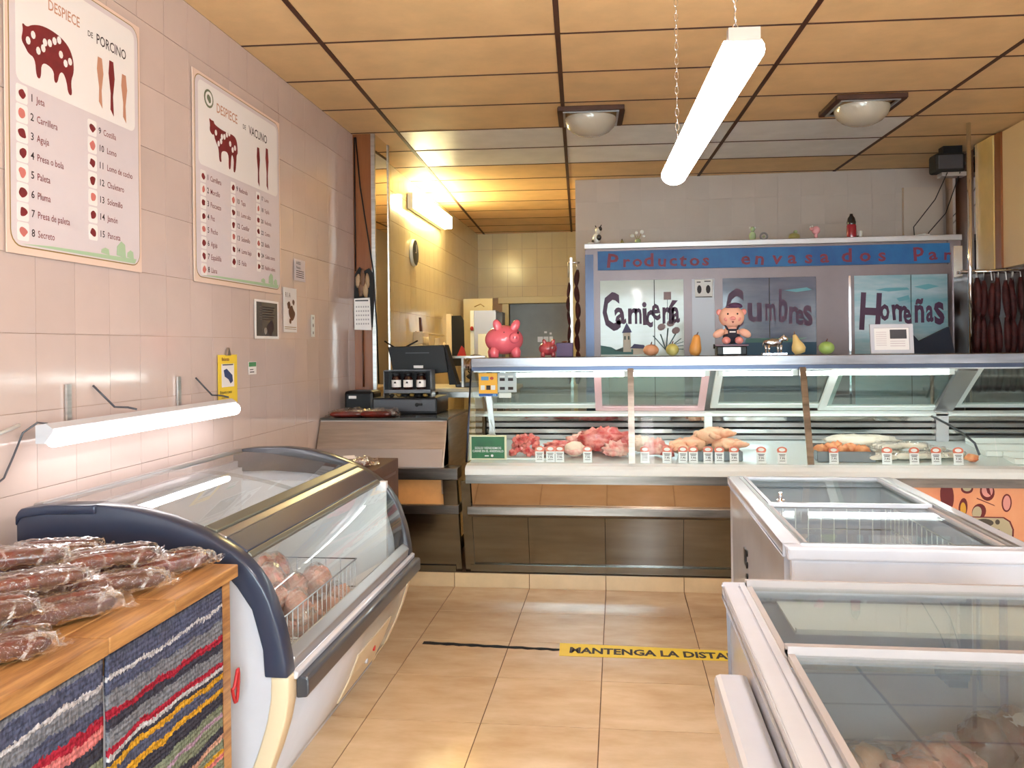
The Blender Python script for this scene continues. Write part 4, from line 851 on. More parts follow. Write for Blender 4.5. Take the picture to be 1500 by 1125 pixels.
def poster(label, y0, y1, z0, z1, split, cols, animal, ap, title, legs):
    b = MB().box(PX, PX+.004, y0, y1, z0, z1).build('wall_poster', m_papb); tag(b, label, 'poster')
    q = Pr(); q.p(1, rrect(y0+.014,y1-.012,z0+.022,z1-.012,.05), .004); q.p(2, rrect(y0+.018,y1-.016,z0+.026,z1-.016,.047), .0048)
    q.p(3, rrect(y0+.045,y1-.04,split,z1-.035,.03), .0052)
    for (ty, tz_, tx, s_, c_, sx_) in title: q.t(c_, tx, ty, tz_, s_, bold=.01, sx=sx_)
    q.p(5, scale(animal, *ap), .0062); k = random.Random(3)
    for n_ in range(11): q.p(3, oval(ap[0]+ap[2]*(.12+.8*((n_*.37) % 1)), ap[1]+ap[3]*k.uniform(.5,.88), .010*ap[2]/.25, .012*ap[2]/.25, 8), .0068)
    for (ly, lz, lh, ci) in legs: q.p(ci, [(ly-.012,lz+lh),(ly+.012,lz+lh),(ly+.02,lz+lh*.7),(ly+.008,lz+lh*.35),(ly+.012,lz),(ly-.008,lz+.02),(ly-.006,lz+lh*.4),(ly-.018,lz+lh*.75)], .0062)
    for (cy, zt, dz, items, sz, ts) in cols:
        for n_, it in enumerate(items):
            z = zt-n_*dz; q.p(3, rrect(cy,cy+sz*.92,z-sz,z,sz*.12,2), .0056); q.p(5 if n_ % 3 != 1 else 8, blob(cy+sz*.46,z-sz*.5,sz*.34,len(it)*7+n_), .0064)
            num, nm = it.split(' ', 1); q.t(4, num, cy+sz*1.12, z-sz*.68, ts, bold=.012); q.t(5, nm, cy+sz*1.12+ts*(.62*len(num)+.25), z-sz*.68, ts*.95, bold=.004, sx=.82)
    for k_, (cy, w_, h_) in enumerate(((y1-.14,.06,.055),(y1-.08,.045,.028),(y1-.24,.05,.02))): q.p(7, [(cy-w_/2,z0+.05),(cy+w_/2,z0+.045),(cy+w_/2*.8,z0+.05+h_*.8),(cy,z0+.05+h_),(cy-w_/2*.9,z0+.05+h_*.6)], .0056)
    q.p(7, [(y0+.06,z0+.032),(y1-.05,z0+.03),(y1-.04,z0+.048),(y0+.2,z0+.040)], .0056)
    q.m.build('print', PM, b, recalc=False); return b
poster('large pale poster of pork cuts with a red pig, nearest on the left wall', 2.382, 3.122, 1.757, 2.715, 2.295,
  [(2.425,2.288,.0615,['1 Jeta','2 Carrillera','3 Aguja','4 Presa o bola','5 Paleta','6 Pluma','7 Presa de paleta','8 Secreto'],.058,.034),
   (2.785,2.272,.0618,['9 Costilla','10 Lomo','11 Lomo de cocho','12 Chuletero','13 Solomillo','14 Jamón','15 Panceta'],.056,.033)],
  smooth2(PIGP), (2.45,2.325,.27,.19), [(2.58,2.575,'DESPIECE',.050,6,.8),(2.79,2.565,'DE',.028,4,.9),(2.84,2.555,'PORCINO',.052,4,.8)], [(2.86,2.33,.18,6),(2.93,2.32,.2,5),(3.01,2.315,.18,6)])
poster('pale poster of beef cuts with a red cow, second along the left wall', 3.54, 4.508, 1.755, 2.70, 2.285,
  [(3.60,2.262,.0600,['1 Carrillera','2 Morcillo','3 Pescuezo','4 Pez','5 Pecho','6 Aguja','7 Espaldilla','8 Llana'],.054,.036),
   (3.90,2.265,.0600,['9 Redondo','10 Tapa','11 Lomo alto','12 Costillar','13 Solomillo','14 Lomo bajo','15 Falda'],.054,.034),
   (4.19,2.268,.0600,['17 Lomo','18 Tapilla','20 Redondo','22 Contra','23 Babilla','24 Culata contra','25 Rabillo cadera'],.052,.030)],
  smooth2(COWP), (3.69,2.315,.29,.20), [(3.76,2.56,'DESPIECE',.062,6,.85),(4.04,2.555,'DE',.032,4,.9),(4.11,2.545,'VACUNO',.062,4,.85)], [(4.22,2.30,.2,5),(4.33,2.30,.22,5)])
q = MB(); q.mat(0).prism(oval(3.685,2.60,.045,.042), (PX+.006,0,0), U, V, (.0006,0,0)); q.mat(1).prism(oval(3.685,2.60,.034,.032), (PX+.0068,0,0), U, V, (.0006,0,0)); q.mat(0).prism(blob(3.685,2.60,.022,4), (PX+.0076,0,0), U, V, (.0006,0,0))
q.build('round_emblem', [mat('emblem_green_grey', (112,120,96), .6), m_papw], bpy.data.objects['wall_poster.001'])
def sheet(name, label, y0, y1, z0, z1, base, marks, mats, tilt=0, cat='notice'):
    b = MB().box(PX+.0005, PX+.0025, y0, y1, z0, z1).build(name, base); tag(b, label, cat); q = MB()
    for mk in marks:
        if mk[0] == 'r': q.mat(mk[1]).box(PX+.0025+.0004*mk[6] if len(mk) > 6 else PX+.0025, PX+.003+(.0004*mk[6] if len(mk) > 6 else 0), mk[2], mk[3], mk[4], mk[5])
        elif mk[0] == 't': q.mat(mk[1]).text(mk[2], (PX+.0036, mk[3], mk[4]), U, V, mk[5], bold=.01, sx=mk[6])
        else: q.mat(mk[1]).prism(mk[2], (PX+.0034,0,0), U, V, (.0005,0,0))
    q.build('print', mats, b); return b
m_yel = mat('yellow_paper', (248,214,60), .4); m_navy = mat('ink_navy', (52,66,110), .5)
yw = sheet('price_notice', 'yellow notice with a blue drawing pinned above the wall tube lamp', 3.757, 3.955, 1.195, 1.428, m_yel,
  [('r',1,3.79,3.92,1.275,1.385),('r',0,3.80,3.91,1.378,1.383,1),('p',2,[(3.81,1.355),(3.84,1.362),(3.90,1.33),(3.905,1.30),(3.88,1.29),(3.86,1.31),(3.82,1.325)]),('t',3,'Balanza',3.79,1.40,.022,1.2),('t',0,'Etiqueta y peso',3.77,1.245,.020,1.0),('t',0,'consulte en caja',3.785,1.222,.012,1.0)], [m_ink, m_papw, m_navy, m_inkr])
MB().prism([(3.835,1.425),(3.875,1.425),(3.862,1.45),(3.85,1.462),(3.842,1.45)], (PX,0,0), U, V, (.012,0,0)).build('clip', m_steel, yw)
sheet('sticker', 'small white and green sticker on the tiled wall beside the yellow notice', 4.085, 4.178, 1.325, 1.39, m_papw, [('r',0,4.088,4.175,1.365,1.388),('r',1,4.10,4.15,1.335,1.34),('r',1,4.10,4.14,1.348,1.352)], [mat('green_print', (70,140,90), .5), m_ink])
sheet('framed_plaque', 'dark grey framed notice with small print below the beef poster', 4.165, 4.475, 1.508, 1.712, m_papw, [('r',0,4.185,4.455,1.522,1.70),]+[('r',1,4.22+.01*(k%2),4.42-.015*(k%3),1.672-k*.013,1.677-k*.013,1) for k in range(6)]+[('p',1,blob(4.36,1.56,.05,5)),('p',2,blob(4.30,1.55,.025,8))], [mat('plaque_grey', (96,98,104), .2, .5), m_ink, mat('plaque_light', (150,150,150), .3)])
sheet('picture_strip', 'tall pale print with brown ornament beside the dark framed notice', 4.548, 4.742, 1.548, 1.80, m_papw, [('p',0,blob(4.66,1.66,.05,k)) for k in (2,)]+[('t',0,'R 1 A',4.57,1.745,.04,.8),('p',0,blob(4.62,1.70,.03,9)),('p',0,blob(4.69,1.72,.02,12)),('p',0,blob(4.64,1.61,.02,14)),('r',1,4.56,4.73,1.575,1.579),('r',1,4.56,4.73,1.565,1.568)], [m_dbrown, m_gold])
sheet('small_notice', 'small grey printed sheet high on the wall beyond the beef poster', 4.715, 4.882, 1.85, 1.975, m_pap, [('t',0,'AVISO',4.74,1.945,.025,1),('t',0,'Precios',4.74,1.92,.022,1)]+[('r',0,4.74,4.86,1.87+.012*k,1.874+.012*k) for k in range(4)], [m_ink])
sheet('switch_plate', 'narrow white plate with three switches near the steel edged pilaster', 4.975, 5.035, 1.525, 1.66, m_wplast, [('p',0,oval(5.005,1.64,.007,.01,8)),('p',0,oval(5.005,1.595,.009,.012,8)),('p',0,oval(5.005,1.55,.007,.01,8))], [m_dgrey], cat='switch')
# calendar with a picture of a saint on the pilaster
cl = thing('wall_calendar', 'white month calendar under a carved figure picture on the orange pilaster', 'calendar', (-1.80, 5.84, 1.78))
MB().prism([(-1.86,1.60),(-1.775,1.59),(-1.72,1.60),(-1.705,1.80),(-1.71,1.98),(-1.74,2.02),(-1.78,2.0),(-1.81,2.03),(-1.845,1.98),(-1.85,1.85)], (0,5.852,0), (1,0,0), (0,0,1), (0,-.006,0)).build('backing', m_blackm, cl)
MB().prism([(-1.848,1.585),(-1.725,1.58),(-1.735,1.81),(-1.85,1.805)], (0,5.840,0), (1,0,0), (0,0,1), (0,-.006,0)).build('month_pages', m_papw, cl)
q = MB().mat(0)
for r_ in range(5):
    for c_ in range(6): q.box(-1.835+c_*.017,-1.826+c_*.017,5.832,5.834,1.62+r_*.03,1.632+r_*.03)
q.mat(1).box(-1.84,-1.745,5.832,5.834,1.785,1.795).build('calendar_print', [mat('calendar_grey', (176,170,172), .6), m_dgrey], cl)
q = MB()
for k_, (x, z, rx, rz_) in enumerate(((-1.82,1.93,.018,.05),(-1.785,1.94,.02,.06),(-1.75,1.93,.017,.05),(-1.80,1.87,.02,.05),(-1.765,1.865,.02,.05),(-1.785,1.995,.012,.022))): q.mat(k_ % 2).ell((x,5.838,z), (rx,.008,rz_), 10, bump=.4, seed=k_)
q.build('relief_figures', [mat('relief_tan', (176,146,112), .5), mat('relief_brown', (110,76,52), .5)], cl)
tag(MB().tube([(-1.79,5.845,1.58),(-1.79,5.846,1.18)], .006, 6).build('pull_cord', m_dbrown), 'dark cord hanging straight down below the wall calendar', 'cord')
# ================================================================ FLOOR MARKING
ft = MB().prism([(-.292,3.972),(.60,4.002),(.60,4.122),(-.298,4.152)][0:0] or [(-.288,3.978),(.62,3.985),(.62,4.108),(-.296,4.148)], (0,0,.0012), (1,0,0), (0,1,0), (0,0,.0008)).build('floor_tape', m_yel)
tag(ft, 'yellow floor tape reading MANTENGA LA DISTAN in black capitals', 'floor sign')
MB().text('MANTENGA LA DISTANCIA', (-.245,4.020,.0026), (1,-.018,0), (0,1,0), .105, bold=.035, sx=.70).build('lettering', m_ink, ft)
k = MB(); pts = []; n = 22
for i in range(n+1): x = -.965+.675*i/n; pts.append((x, 4.098-.04*i/n+.004*math.sin(i*1.7)+.012))
for i in range(n+1)[::-1]: x = -.965+.675*i/n; pts.append((x, 4.072-.03*i/n+.005*math.sin(i*2.9)))
tag(k.prism(pts, (0,0,.0012), (1,0,0), (0,1,0), (0,0,.0008)).build('tape_residue', m_blackm), 'ragged black tape line on the floor left of the yellow tape', 'floor marking')
# ================================================================ ON THE CASH COUNTER
CZ = 1.021
bx = MB().box(-1.80,-1.22,4.10,4.62,.0,.84).build('cardboard_box', m_card, bev=.004); bx2 = tag(bx, 'tall dark brown box standing between the curved freezer and the cash counter', 'box')
MB().box(-1.23,-1.218,4.16,4.56,.76,.775).box(-1.70,-1.3,4.094,4.10,.78,.79).build('seam_tape', m_dbrown, bx2)
sausage_pack('meat_pack', 'flat pack of sliced dark meat with a white label on the brown box', (-1.42,4.28,.842), .2, 61, 1.25, 3, 'flat meat packs at the rear left', m_saus, True)
MB().prism([(-.03,-.02),(.03,-.02),(.03,.02),(-.03,.02)], (.03,-.02,.046), (.95,.3,0), (-.25,.9,.3), (0,0,.001)).build('paper_label', m_papw, bpy.data.objects['meat_pack'])
sausage_pack('meat_pack', 'flat pack of dark meat lying on the brown box, closest to the wall', (-1.66,4.38,.842), .5, 62, 1.1, 3, 'flat meat packs at the rear left', m_saus, True)
sausage_pack('meat_pack', 'flat dark meat pack at the left end of the cash counter, by the wall', (-1.70,5.21,CZ), .1, 63, .95, 3, 'flat meat packs at the rear left', m_saus)
sausage_pack('meat_pack', 'flat dark meat pack on the cash counter, right of the pack by the wall', (-1.50,5.21,CZ), -.1, 64, .95, 3, 'flat meat packs at the rear left', m_saus)
# card terminal / small printer
t = thing('receipt_printer', 'black rounded receipt printer with a small white plate beside the pilaster', 'printer', (-1.70,5.55,CZ))
MB().box(-1.80,-1.60,5.44,5.64,CZ,CZ+.15).build('body', m_black, t, bev=.02); MB().box(-1.765,-1.715,5.432,5.44,CZ+.10,CZ+.118).build('name_plate', m_papw, t)
MB().box(-1.77,-1.63,5.47,5.50,CZ+.149,CZ+.152).build('paper_slot', m_dgrey, t)
# cash drawer, till screen, jar rack
t = thing('till_box', 'wide black cash drawer on the cash counter under the till', 'cash drawer', (-1.38,5.5,CZ))
MB().box(-1.60,-1.17,5.42,5.80,CZ,CZ+.105).build('body', m_black, t, bev=.006); MB().box(-1.592,-1.178,5.412,5.42,CZ+.018,CZ+.095).build('drawer_front', m_dgrey, t, bev=.003)
MB().cyl((-1.30,5.405,CZ+.06),(-1.30,5.413,CZ+.06),.013,12).box(-1.305,-1.265,5.40,5.412,CZ+.055,CZ+.07).build('lock', m_blackm, t)
t = thing('jar_rack', 'wire and acrylic rack holding three jars in front of the till screen', 'rack', (-1.37,5.48,CZ+.105))
rz0 = CZ+.106
mb = MB().box(-1.525,-1.205,5.42,5.54,rz0+.045,rz0+.052).box(-1.525,-1.519,5.42,5.54,rz0,rz0+.18).box(-1.211,-1.205,5.42,5.54,rz0,rz0+.18).box(-1.525,-1.205,5.42,5.426,rz0+.174,rz0+.18).box(-1.525,-1.205,5.534,5.54,rz0+.174,rz0+.18).box(-1.525,-1.205,5.42,5.426,rz0+.03,rz0+.045)
mb.build('frame', m_dgrey, t); MB().box(-1.519,-1.211,5.535,5.54,rz0+.05,rz0+.175).build('back_plate', m_black, t)
for k in range(6): MB().ell((-1.48+k*.045,5.46,rz0+.012+.004*(k%2)), (.018,.02,.012), 8, bump=.4, seed=k).build('snack_bag', m_gold if k % 2 else m_blackm, t)
for k, x in enumerate((-1.452,-1.372,-1.285)):
    j = thing('jar', ['leftmost dark jar with a white label in the rack by the till','middle dark jar with a white label in the rack by the till','rightmost dark jar with a white label in the rack by the till'][k], 'jar', (x,5.47,rz0+.0525), 0, 'jars in the rack by the till', local=True)
    MB().lathe([(.001,0),(.029,0),(.031,.006),(.031,.07),(.025,.082),(.024,.086)], n=18).build('glass_body', mat('dark_jam', (52,22,18), .1, coat=.6) if k == 0 else bpy.data.materials['dark_jam'], j)
    MB().lathe([(.027,.086),(.029,.088),(.029,.104),(.027,.107),(.001,.107)], n=18).build('lid', m_black, j)
    MB().lathe([(.0316,.015),(.0316,.062)], n=18).build('paper_label', m_papw, j)
    MB().prism([(-.008,0),(.008,0),(.006,.012),(-.006,.012)], (0,-.0322,.04), (1,0,0), (0,0,1), (0,-.0005,0)).build('label_mark', m_ink, j)
t = thing('till_screen', 'black till monitor seen from behind, tilted, on the cash counter', 'monitor', (-1.36,5.66,CZ+.105))
MB().prism([(-1.545,1.46),(-1.16,1.47),(-1.13,1.285),(-1.50,1.255)], (0,5.60,0), (1,0,0), (0,0,1), (0,.035,.0)).build('screen_back', m_black, t, bev=.006)
MB().prism([(-1.16,1.47),(-1.155,1.47),(-1.075,1.20),(-1.13,1.20)], (0,5.635,0), (1,0,0), (0,0,1), (0,.12,0)).build('screen_side', m_blackm, t)
MB().box(-1.40,-1.28,5.63,5.72,CZ+.106,1.30).build('stand', m_blackm, t); MB().box(-1.46,-1.24,5.56,5.80,CZ+.106,CZ+.125).build('stand_foot', m_blackm, t)
MB().box(-1.365,-1.30,5.596,5.60,1.315,1.333).build('badge', m_papw, t); MB().box(-1.42,-1.26,5.596,5.60,1.415,1.42).build('vent_slot', m_dgrey, t)
for sx_, a in ((-1.50,-.07),(-1.43,.09)): MB().tube([(sx_,5.62,1.455),(sx_+a,5.62,1.50)], .006, 6).build('antenna', m_black, t)
# scale pan / cutting table behind
t = thing('work_table', 'cream topped steel work table behind the cash counter', 'table', (-1.15,6.3,0))
MB().box(-1.60,-.75,6.02,6.7,1.13,1.16).build('top', m_cream, t, bev=.006); MB().box(-1.58,-.77,6.04,6.68,1.09,1.13).build('apron', m_steel, t)
for x in (-1.56,-.79):
    for y in (6.06,6.64): MB().cyl((x,y,0),(x,y,1.09),.018,10).build('leg', m_steel, t)
t = thing('slicer', 'dark slicing machine on the cream work table beside the display case', 'slicer', (-.98,6.2,1.16))
MB().box(-1.18,-.92,6.1,6.4,1.16,1.20).build('base', m_dgrey, t, bev=.01); MB().lathe([(.001,-.006),(.10,-.006),(.10,.006),(.001,.006)], (-1.05,6.25,1.30), 20, M=Matrix.Rotation(PI/2,3,'X')).build('blade', m_chrome, t)
MB().box(-1.0,-.94,6.2,6.32,1.20,1.30).build('motor', m_blackm, t, bev=.01); MB().tube([(-1.18,6.2,1.2),(-1.22,6.2,1.24)], .012, 8).build('handle', m_black, t)
# steel shelf edge seen left of the display case
t = thing('side_shelf', 'grey steel shelf box left of the pink piggy bank', 'shelf', (-1.05,6.0,1.2))
MB().box(-1.36,-.93,5.93,6.01,1.375,1.39).box(-1.10,-1.085,5.93,6.0,1.17,1.375).box(-.945,-.93,5.93,6.0,1.17,1.375).build('shelf_frame', m_steel, t)
# ================================================================ ON TOP OF THE DISPLAY CASE
TZ = 1.3855
def ear(mb, c, w, h, d, a): M = Matrix.Rotation(a, 3, 'Y'); return mb.prism([(-w/2,0),(w/2,0),(w*.35,h*.55),(w*.05,h),(-w*.3,h*.6)], c, M @ Vector((1,0,0)), M @ Vector((0,0,1)), (0,d,0))
def piggy(name, label, x, y, s, mt, fl_, face=.35):
    t = thing(name, label, 'piggy bank', (x,y,TZ), face, local=True)
    MB().ell((0,0,.105*s), (.115*s,.095*s,.088*s), 32).build('body', mt, t)
    for q in (-.045,.06):
        MB().ell((q*s,-.055*s,.195*s-.01*s), (.026*s,.012*s,.042*s), 12, Matrix.Rotation(.5 if q > 0 else -.35, 3, 'Y')).build('ear', mt, t)
    MB().lathe([(.001,.03*s),(.024*s,.03*s),(.03*s,.024*s),(.032*s,0)], (.05*s,-.088*s,.115*s), 20, M=Matrix.Rotation(PI/2,3,'X')).build('snout', mt, t)
    for q in (-.01,.01): MB().ell((.05*s+q*s,-.119*s,.115*s), (.004*s,.002*s,.008*s), 8).build('nostril', fl_, t)
    for q in (0,.085): MB().ell((q*s-.01*s,-.078*s+.01*s*(q>0)+.0*s,.145*s), (.005*s,.006*s,.008*s), 8).build('eye', m_blackm, t)
    for a in (-1,1):
        for b_ in (-1,1): MB().lathe([(.022*s,0),(.026*s,.004*s),(.03*s,.035*s),(.02*s,.06*s)], (a*.065*s,b_*.045*s,0), 12).lathe([(.001,0),(.022*s,0)], (a*.065*s,b_*.045*s,0), 12).build('foot', mt, t)
    return t
m_pink = mat('glossy_pink', (242,112,126), .25, coat=.5, sss=.05)
piggy('piggy_bank', 'big glossy pink piggy bank on the left end of the display case', -.715, 5.35, 1.06, m_pink, mat('dark_pink', (200,70,90), .4), .25)
piggy('piggy_bank', 'small red spotted piggy bank beside the purple box on the display case', -.435, 5.33, .50, mat('spotted_red', (206,84,90), .3, c2=(120,40,50), vs=18, coat=.5), m_blackm, .1)
t = MB().box(-.385,-.28,5.36,5.42,TZ,TZ+.088).build('purple_box', mat('purple_card', (84,62,104), .5), bev=.003); tag(t, 'small purple box right of the red spotted piggy bank', 'box')
MB().ell((-.335,5.385,TZ+.094), (.02,.015,.006), 8).build('box_knob', m_dbrown, t)
def gourd(name, label, cat, x, y, prof, mt, tilt=0, stem=True, ribs=0, rz=0):
    t = thing(name, label, cat, (x,y,TZ), rz, local=True); M = Matrix.Rotation(tilt, 3, 'Y'); n = 24; vs = []
    for r, z in prof:
        for k in range(n): a = 2*PI*k/n; q = 1-(ribs*abs(math.cos(a*4)) if ribs else 0); vs.append(M @ Vector((r*q*math.cos(a), r*q*math.sin(a), z)))
    mz = min(v.z for v in vs); vs = [v-Vector((0,0,mz)) for v in vs]
    MB().add(vs, [(i*n+k, i*n+(k+1)%n, (i+1)*n+(k+1)%n, (i+1)*n+k) for i in range(len(prof)-1) for k in range(n)], True).build('fruit', mt, t)
    if stem: p = M @ Vector((0,0,prof[-1][1]))-Vector((0,0,mz)); q = M @ Vector((.006,0,prof[-1][1]+.016))-Vector((0,0,mz)); MB().tube([p-(q-p)*.3,q], [.005,.003], 6).build('stem', m_dbrown, t)
    return t
RP = lambda r, h: [(.001,0)]+[(r*math.sin(PI*k/10), h/2-h/2*math.cos(PI*k/10)) for k in range(1,10)]+[(.002,h)]
gourd('pumpkin', 'small round peach pumpkin on the display case, below the painted village', 'pumpkin', .205, 5.34, RP(.052,.072), mat('peach_pumpkin', (232,168,128), .4, var=.1), ribs=.1)
gourd('gourd', 'round yellow green gourd beside the peach pumpkin', 'gourd', .335, 5.34, RP(.042,.075), mat('green_yellow_gourd', (186,182,96), .4, c2=(214,206,130), vs=10), ribs=.06)
gourd('gourd', 'tall orange squash standing on the display case, left of the plush pig', 'gourd', .47, 5.34, [(.001,0),(.026,.004),(.036,.025),(.036,.05),(.028,.085),(.024,.11),(.016,.126),(.002,.13)], mat('orange_gourd', (232,164,84), .4, var=.1), .12)
gourd('gourd', 'pear shaped cream gourd right of the silver cow', 'gourd', 1.098, 5.33, [(.001,0),(.03,.004),(.042,.03),(.036,.055),(.022,.08),(.015,.105),(.010,.12),(.002,.123)], mat('cream_gourd', (236,206,136), .4, var=.06), -.28)
gourd('gourd', 'round green gourd with a dark end between cream gourd and picture frame', 'gourd', 1.252, 5.33, RP(.046,.078), mat('green_gourd', (140,176,96), .4, c2=(170,196,110), vs=9))
# dark little cabinet with the plush pig
t = thing('small_black_box', 'small black ornamental box under the plush pig', 'box', (.68,5.36,TZ))
MB().box(.60,.78,5.30,5.42,TZ,TZ+.056).build('body', m_black, t, bev=.006); MB().box(.592,.788,5.29,5.43,TZ+.056,TZ+.066).build('lid', mat('mauve_lid', (108,74,92), .3), t, bev=.003)
frame(MB(), .635,.745,5.296,5.2995,TZ+.01,TZ+.048,.004).build('front_relief', m_steel, t); MB().cyl((.583,5.33,TZ+.055),(.592,5.33,TZ+.055),.014,10).build('knob', m_black, t)
t = thing('plush_pig', 'pale pink plush pig in dark overalls and a purple cap sitting on the black box', 'toy', (.695,5.35,TZ+.0665), 0, local=True)
m_pl = mat('plush_pink', (246,190,166), .9, bump=.3, bscale=200); m_pl2 = mat('plush_rose', (240,158,152), .9, bump=.3, bscale=200); m_ov = mat('overall_navy', (40,40,54), .85)
MB().ell((0,0,.062), (.05,.042,.06), 20).build('body', m_pl, t); MB().ell((0,-.004,.045), (.053,.045,.042), 20).box(-.026,.026,-.05,-.038,.045,.095).build('overalls', m_ov, t)
MB().box(-.018,.018,-.0525,-.049,.072,.08).build('bib_print', m_papw, t)
MB().ell((.0,-.008,.168), (.077,.062,.068), 28).build('head', m_pl, t); MB().ell((.0,-.066,.158), (.019,.012,.013), 16).ell((-.034,-.052,.155), (.018,.010,.016), 12).ell((.034,-.052,.155), (.018,.010,.016), 12).build('snout', m_pl2, t)
MB().prism([(-.008,.0),(.008,.0),(0,-.012)], (.0,-.070,.140), (1,0,0), (0,0,1), (0,-.002,0)).build('mouth', m_inkr, t)
for s_ in (-1,1):
    MB().ell((s_*.028,-.062,.185), (.006,.005,.006), 8).build('eye', m_blackm, t)
    MB().ell((s_*.073,-.004,.198), (.018,.012,.02), 12).build('ear', m_pl2, t)
    MB().ell((s_*.078,-.02,.068), (.04,.022,.024), 14, Matrix.Rotation(s_*.5,3,'Y')).build('arm', m_pl, t)
    MB().ell((s_*.038,-.052,.024), (.026,.04,.023), 14).build('leg', m_pl2, t)
    MB().tube([(s_*.028,-.046,.09),(s_*.04,-.03,.115),(s_*.03,.02,.12)], .006, 6).build('strap', m_ov, t)
MB().ell((.022,-.004,.232), (.045,.04,.024), 18, flat=.008).ell((.0,-.03,.226), (.04,.03,.006), 14).build('cap', mat('cap_purple', (92,58,92), .8), t)
# silver cow figure
t = thing('cow_figurine', 'silver cow figurine on a small base right of the plush pig', 'figurine', (.95,5.34,TZ), 0, local=True)
m_sil = mat('silver_leaf', (210,214,222), .2, 1, bump=.4, bscale=60)
MB().box(-.075,.07,-.03,.03,0,.012).build('base', m_sil, t); MB().ell((-.01,0,.075), (.055,.022,.026), 18, bump=.2).ell((.06,0,.10), (.024,.014,.016), 12, Matrix.Rotation(.5,3,'Y')).tube([(.03,0,.085),(.05,0,.10)], .014, 8).build('body', m_sil, t)
for x in (-.05,-.035,.022,.036): MB().tube([(x,.01*(1 if x in (-.05,.022) else -1),.012),(x,.01*(1 if x in (-.05,.022) else -1),.06)], [.005,.009], 8).build('leg', m_sil, t)
MB().tube([(-.064,0,.085),(-.072,0,.05)], .003, 6).build('tail', m_sil, t); MB().tube([(.052,-.016,.12),(.056,0,.114),(.052,.016,.12)], .003, 6).build('horns', m_sil, t)
# framed certificate
t = thing('framed_certificate', 'white framed certificate leaning at the right on top of the display case', 'picture frame', (1.62,5.33,TZ), 0, local=True)
ML = Matrix.Rotation(-.12, 3, 'X'); o_ = Vector((-.12,-.02,.0)); uu = ML @ Vector((1,0,0)); v2 = ML @ Vector((0,0,1)); n2 = ML @ Vector((0,-1,0))
for a, b2, c, d in ((0,.245,0,.022),(0,.245,.155,.177),(0,.022,.022,.155),(.223,.245,.022,.155)): MB().prism([(a,c),(b2,c),(b2,d),(a,d)], o_, uu, v2, n2*.014).build('frame_side', m_white, t)
MB().prism([(.02,.02),(.225,.02),(.225,.157),(.02,.157)], o_, uu, v2, n2*.004).build('paper', m_papw, t)
q = MB().mat(0).prism([(.115,.09),(.21,.09),(.21,.145),(.115,.145)], o_+n2*.0042, uu, v2, n2*.0005).mat(1)
for k in range(7): q.prism([(.035,.05+k*.013),(.095,.05+k*.013),(.095,.053+k*.013),(.035,.053+k*.013)], o_+n2*.0042, uu, v2, n2*.0005)
for k in range(3): q.prism([(.115,.045+k*.014),(.20,.045+k*.014),(.20,.049+k*.014),(.115,.049+k*.014)], o_+n2*.0042, uu, v2, n2*.0005)
q.build('print', [m_dgrey, mat('print_greypink', (206,190,196), .6)], t); MB().prism([(0,0),(.06,0),(.0,.12)], o_+Vector((.12,.012,0)), (0,1,0), (0,0,1), (.004,0,0)).build('easel_leg', m_black, t)
# ================================================================ SIGNS IN THE CASE
t = thing('card_sign', 'yellow and grey payment card sign on a stem behind the left case glass', 'sign', (-.75,5.2,.79))
sy = 5.235
MB().box(-.862,-.745,sy,sy+.006,1.16,1.29).build('yellow_panel', mat('sign_orange', (252,182,40), .4), t); MB().box(-.862,-.745,sy-.001,sy+.006,1.145,1.162).build('blue_foot', mat('sign_blue', (24,84,170), .4), t)
MB().box(-.742,-.625,sy,sy+.006,1.17,1.29).build('grey_panel', mat('sign_grey', (188,194,198), .4), t)
q = MB().mat(0).box(-.847,-.80,sy-.001,sy,1.245,1.268).mat(1).prism(oval(-.78,1.257,.012,.010,10), (0,sy,0), (1,0,0), (0,0,1), (0,-.001,0)).mat(2)
for a in (-.85,-.815,-.785): q.mat(2 if a != -.815 else 3).box(a,a+.026,sy-.001,sy,1.185,1.213)
for a in (-.73,-.678):
    for c in (1.24,1.185): q.mat(3).box(a,a+.032,sy-.001,sy,c,c+.018)
    q.mat(2).box(a,a+.032,sy-.001,sy,1.265,1.272)
q.mat(4).box(-.775,-.752,sy-.002,sy-.001,1.149,1.158)
q.build('card_logos', [mat('logo_blue', (90,150,200), .4), mat('logo_red', (200,70,40), .4), m_papw, m_ink, mat('logo_lightblue', (120,180,230), .4)], t)
MB().prism([(-.815,.80),(-.775,.80),(-.765,.95),(-.785,1.15),(-.82,1.15),(-.80,.95)], (0,sy+.01,0), (1,0,0), (0,0,1), (0,.006,0)).build('stem', m_alu, t); MB().tube([(-.79,sy,1.0),(-.77,sy,.92),(-.735,sy,.86)], .003, 5).build('cable', m_wplast, t)
MB().box(-.735,-.66,sy-.004,sy+.02,1.135,1.165).build('reader', m_wplast, t, bev=.003)
t = thing('green_sign', 'green sign with white lettering at the left end of the display case', 'sign', (-.78,5.05,.77))
gy = 5.052; MB().box(-.892,-.668,gy,gy+.012,.773,.922).build('frame', mat('sign_frame_cream', (226,222,190), .4), t, bev=.003); MB().box(-.880,-.680,gy-.0015,gy,.783,.912).build('green_face', mat('sign_green', (14,112,58), .35, c2=(8,84,44), vs=10), t)
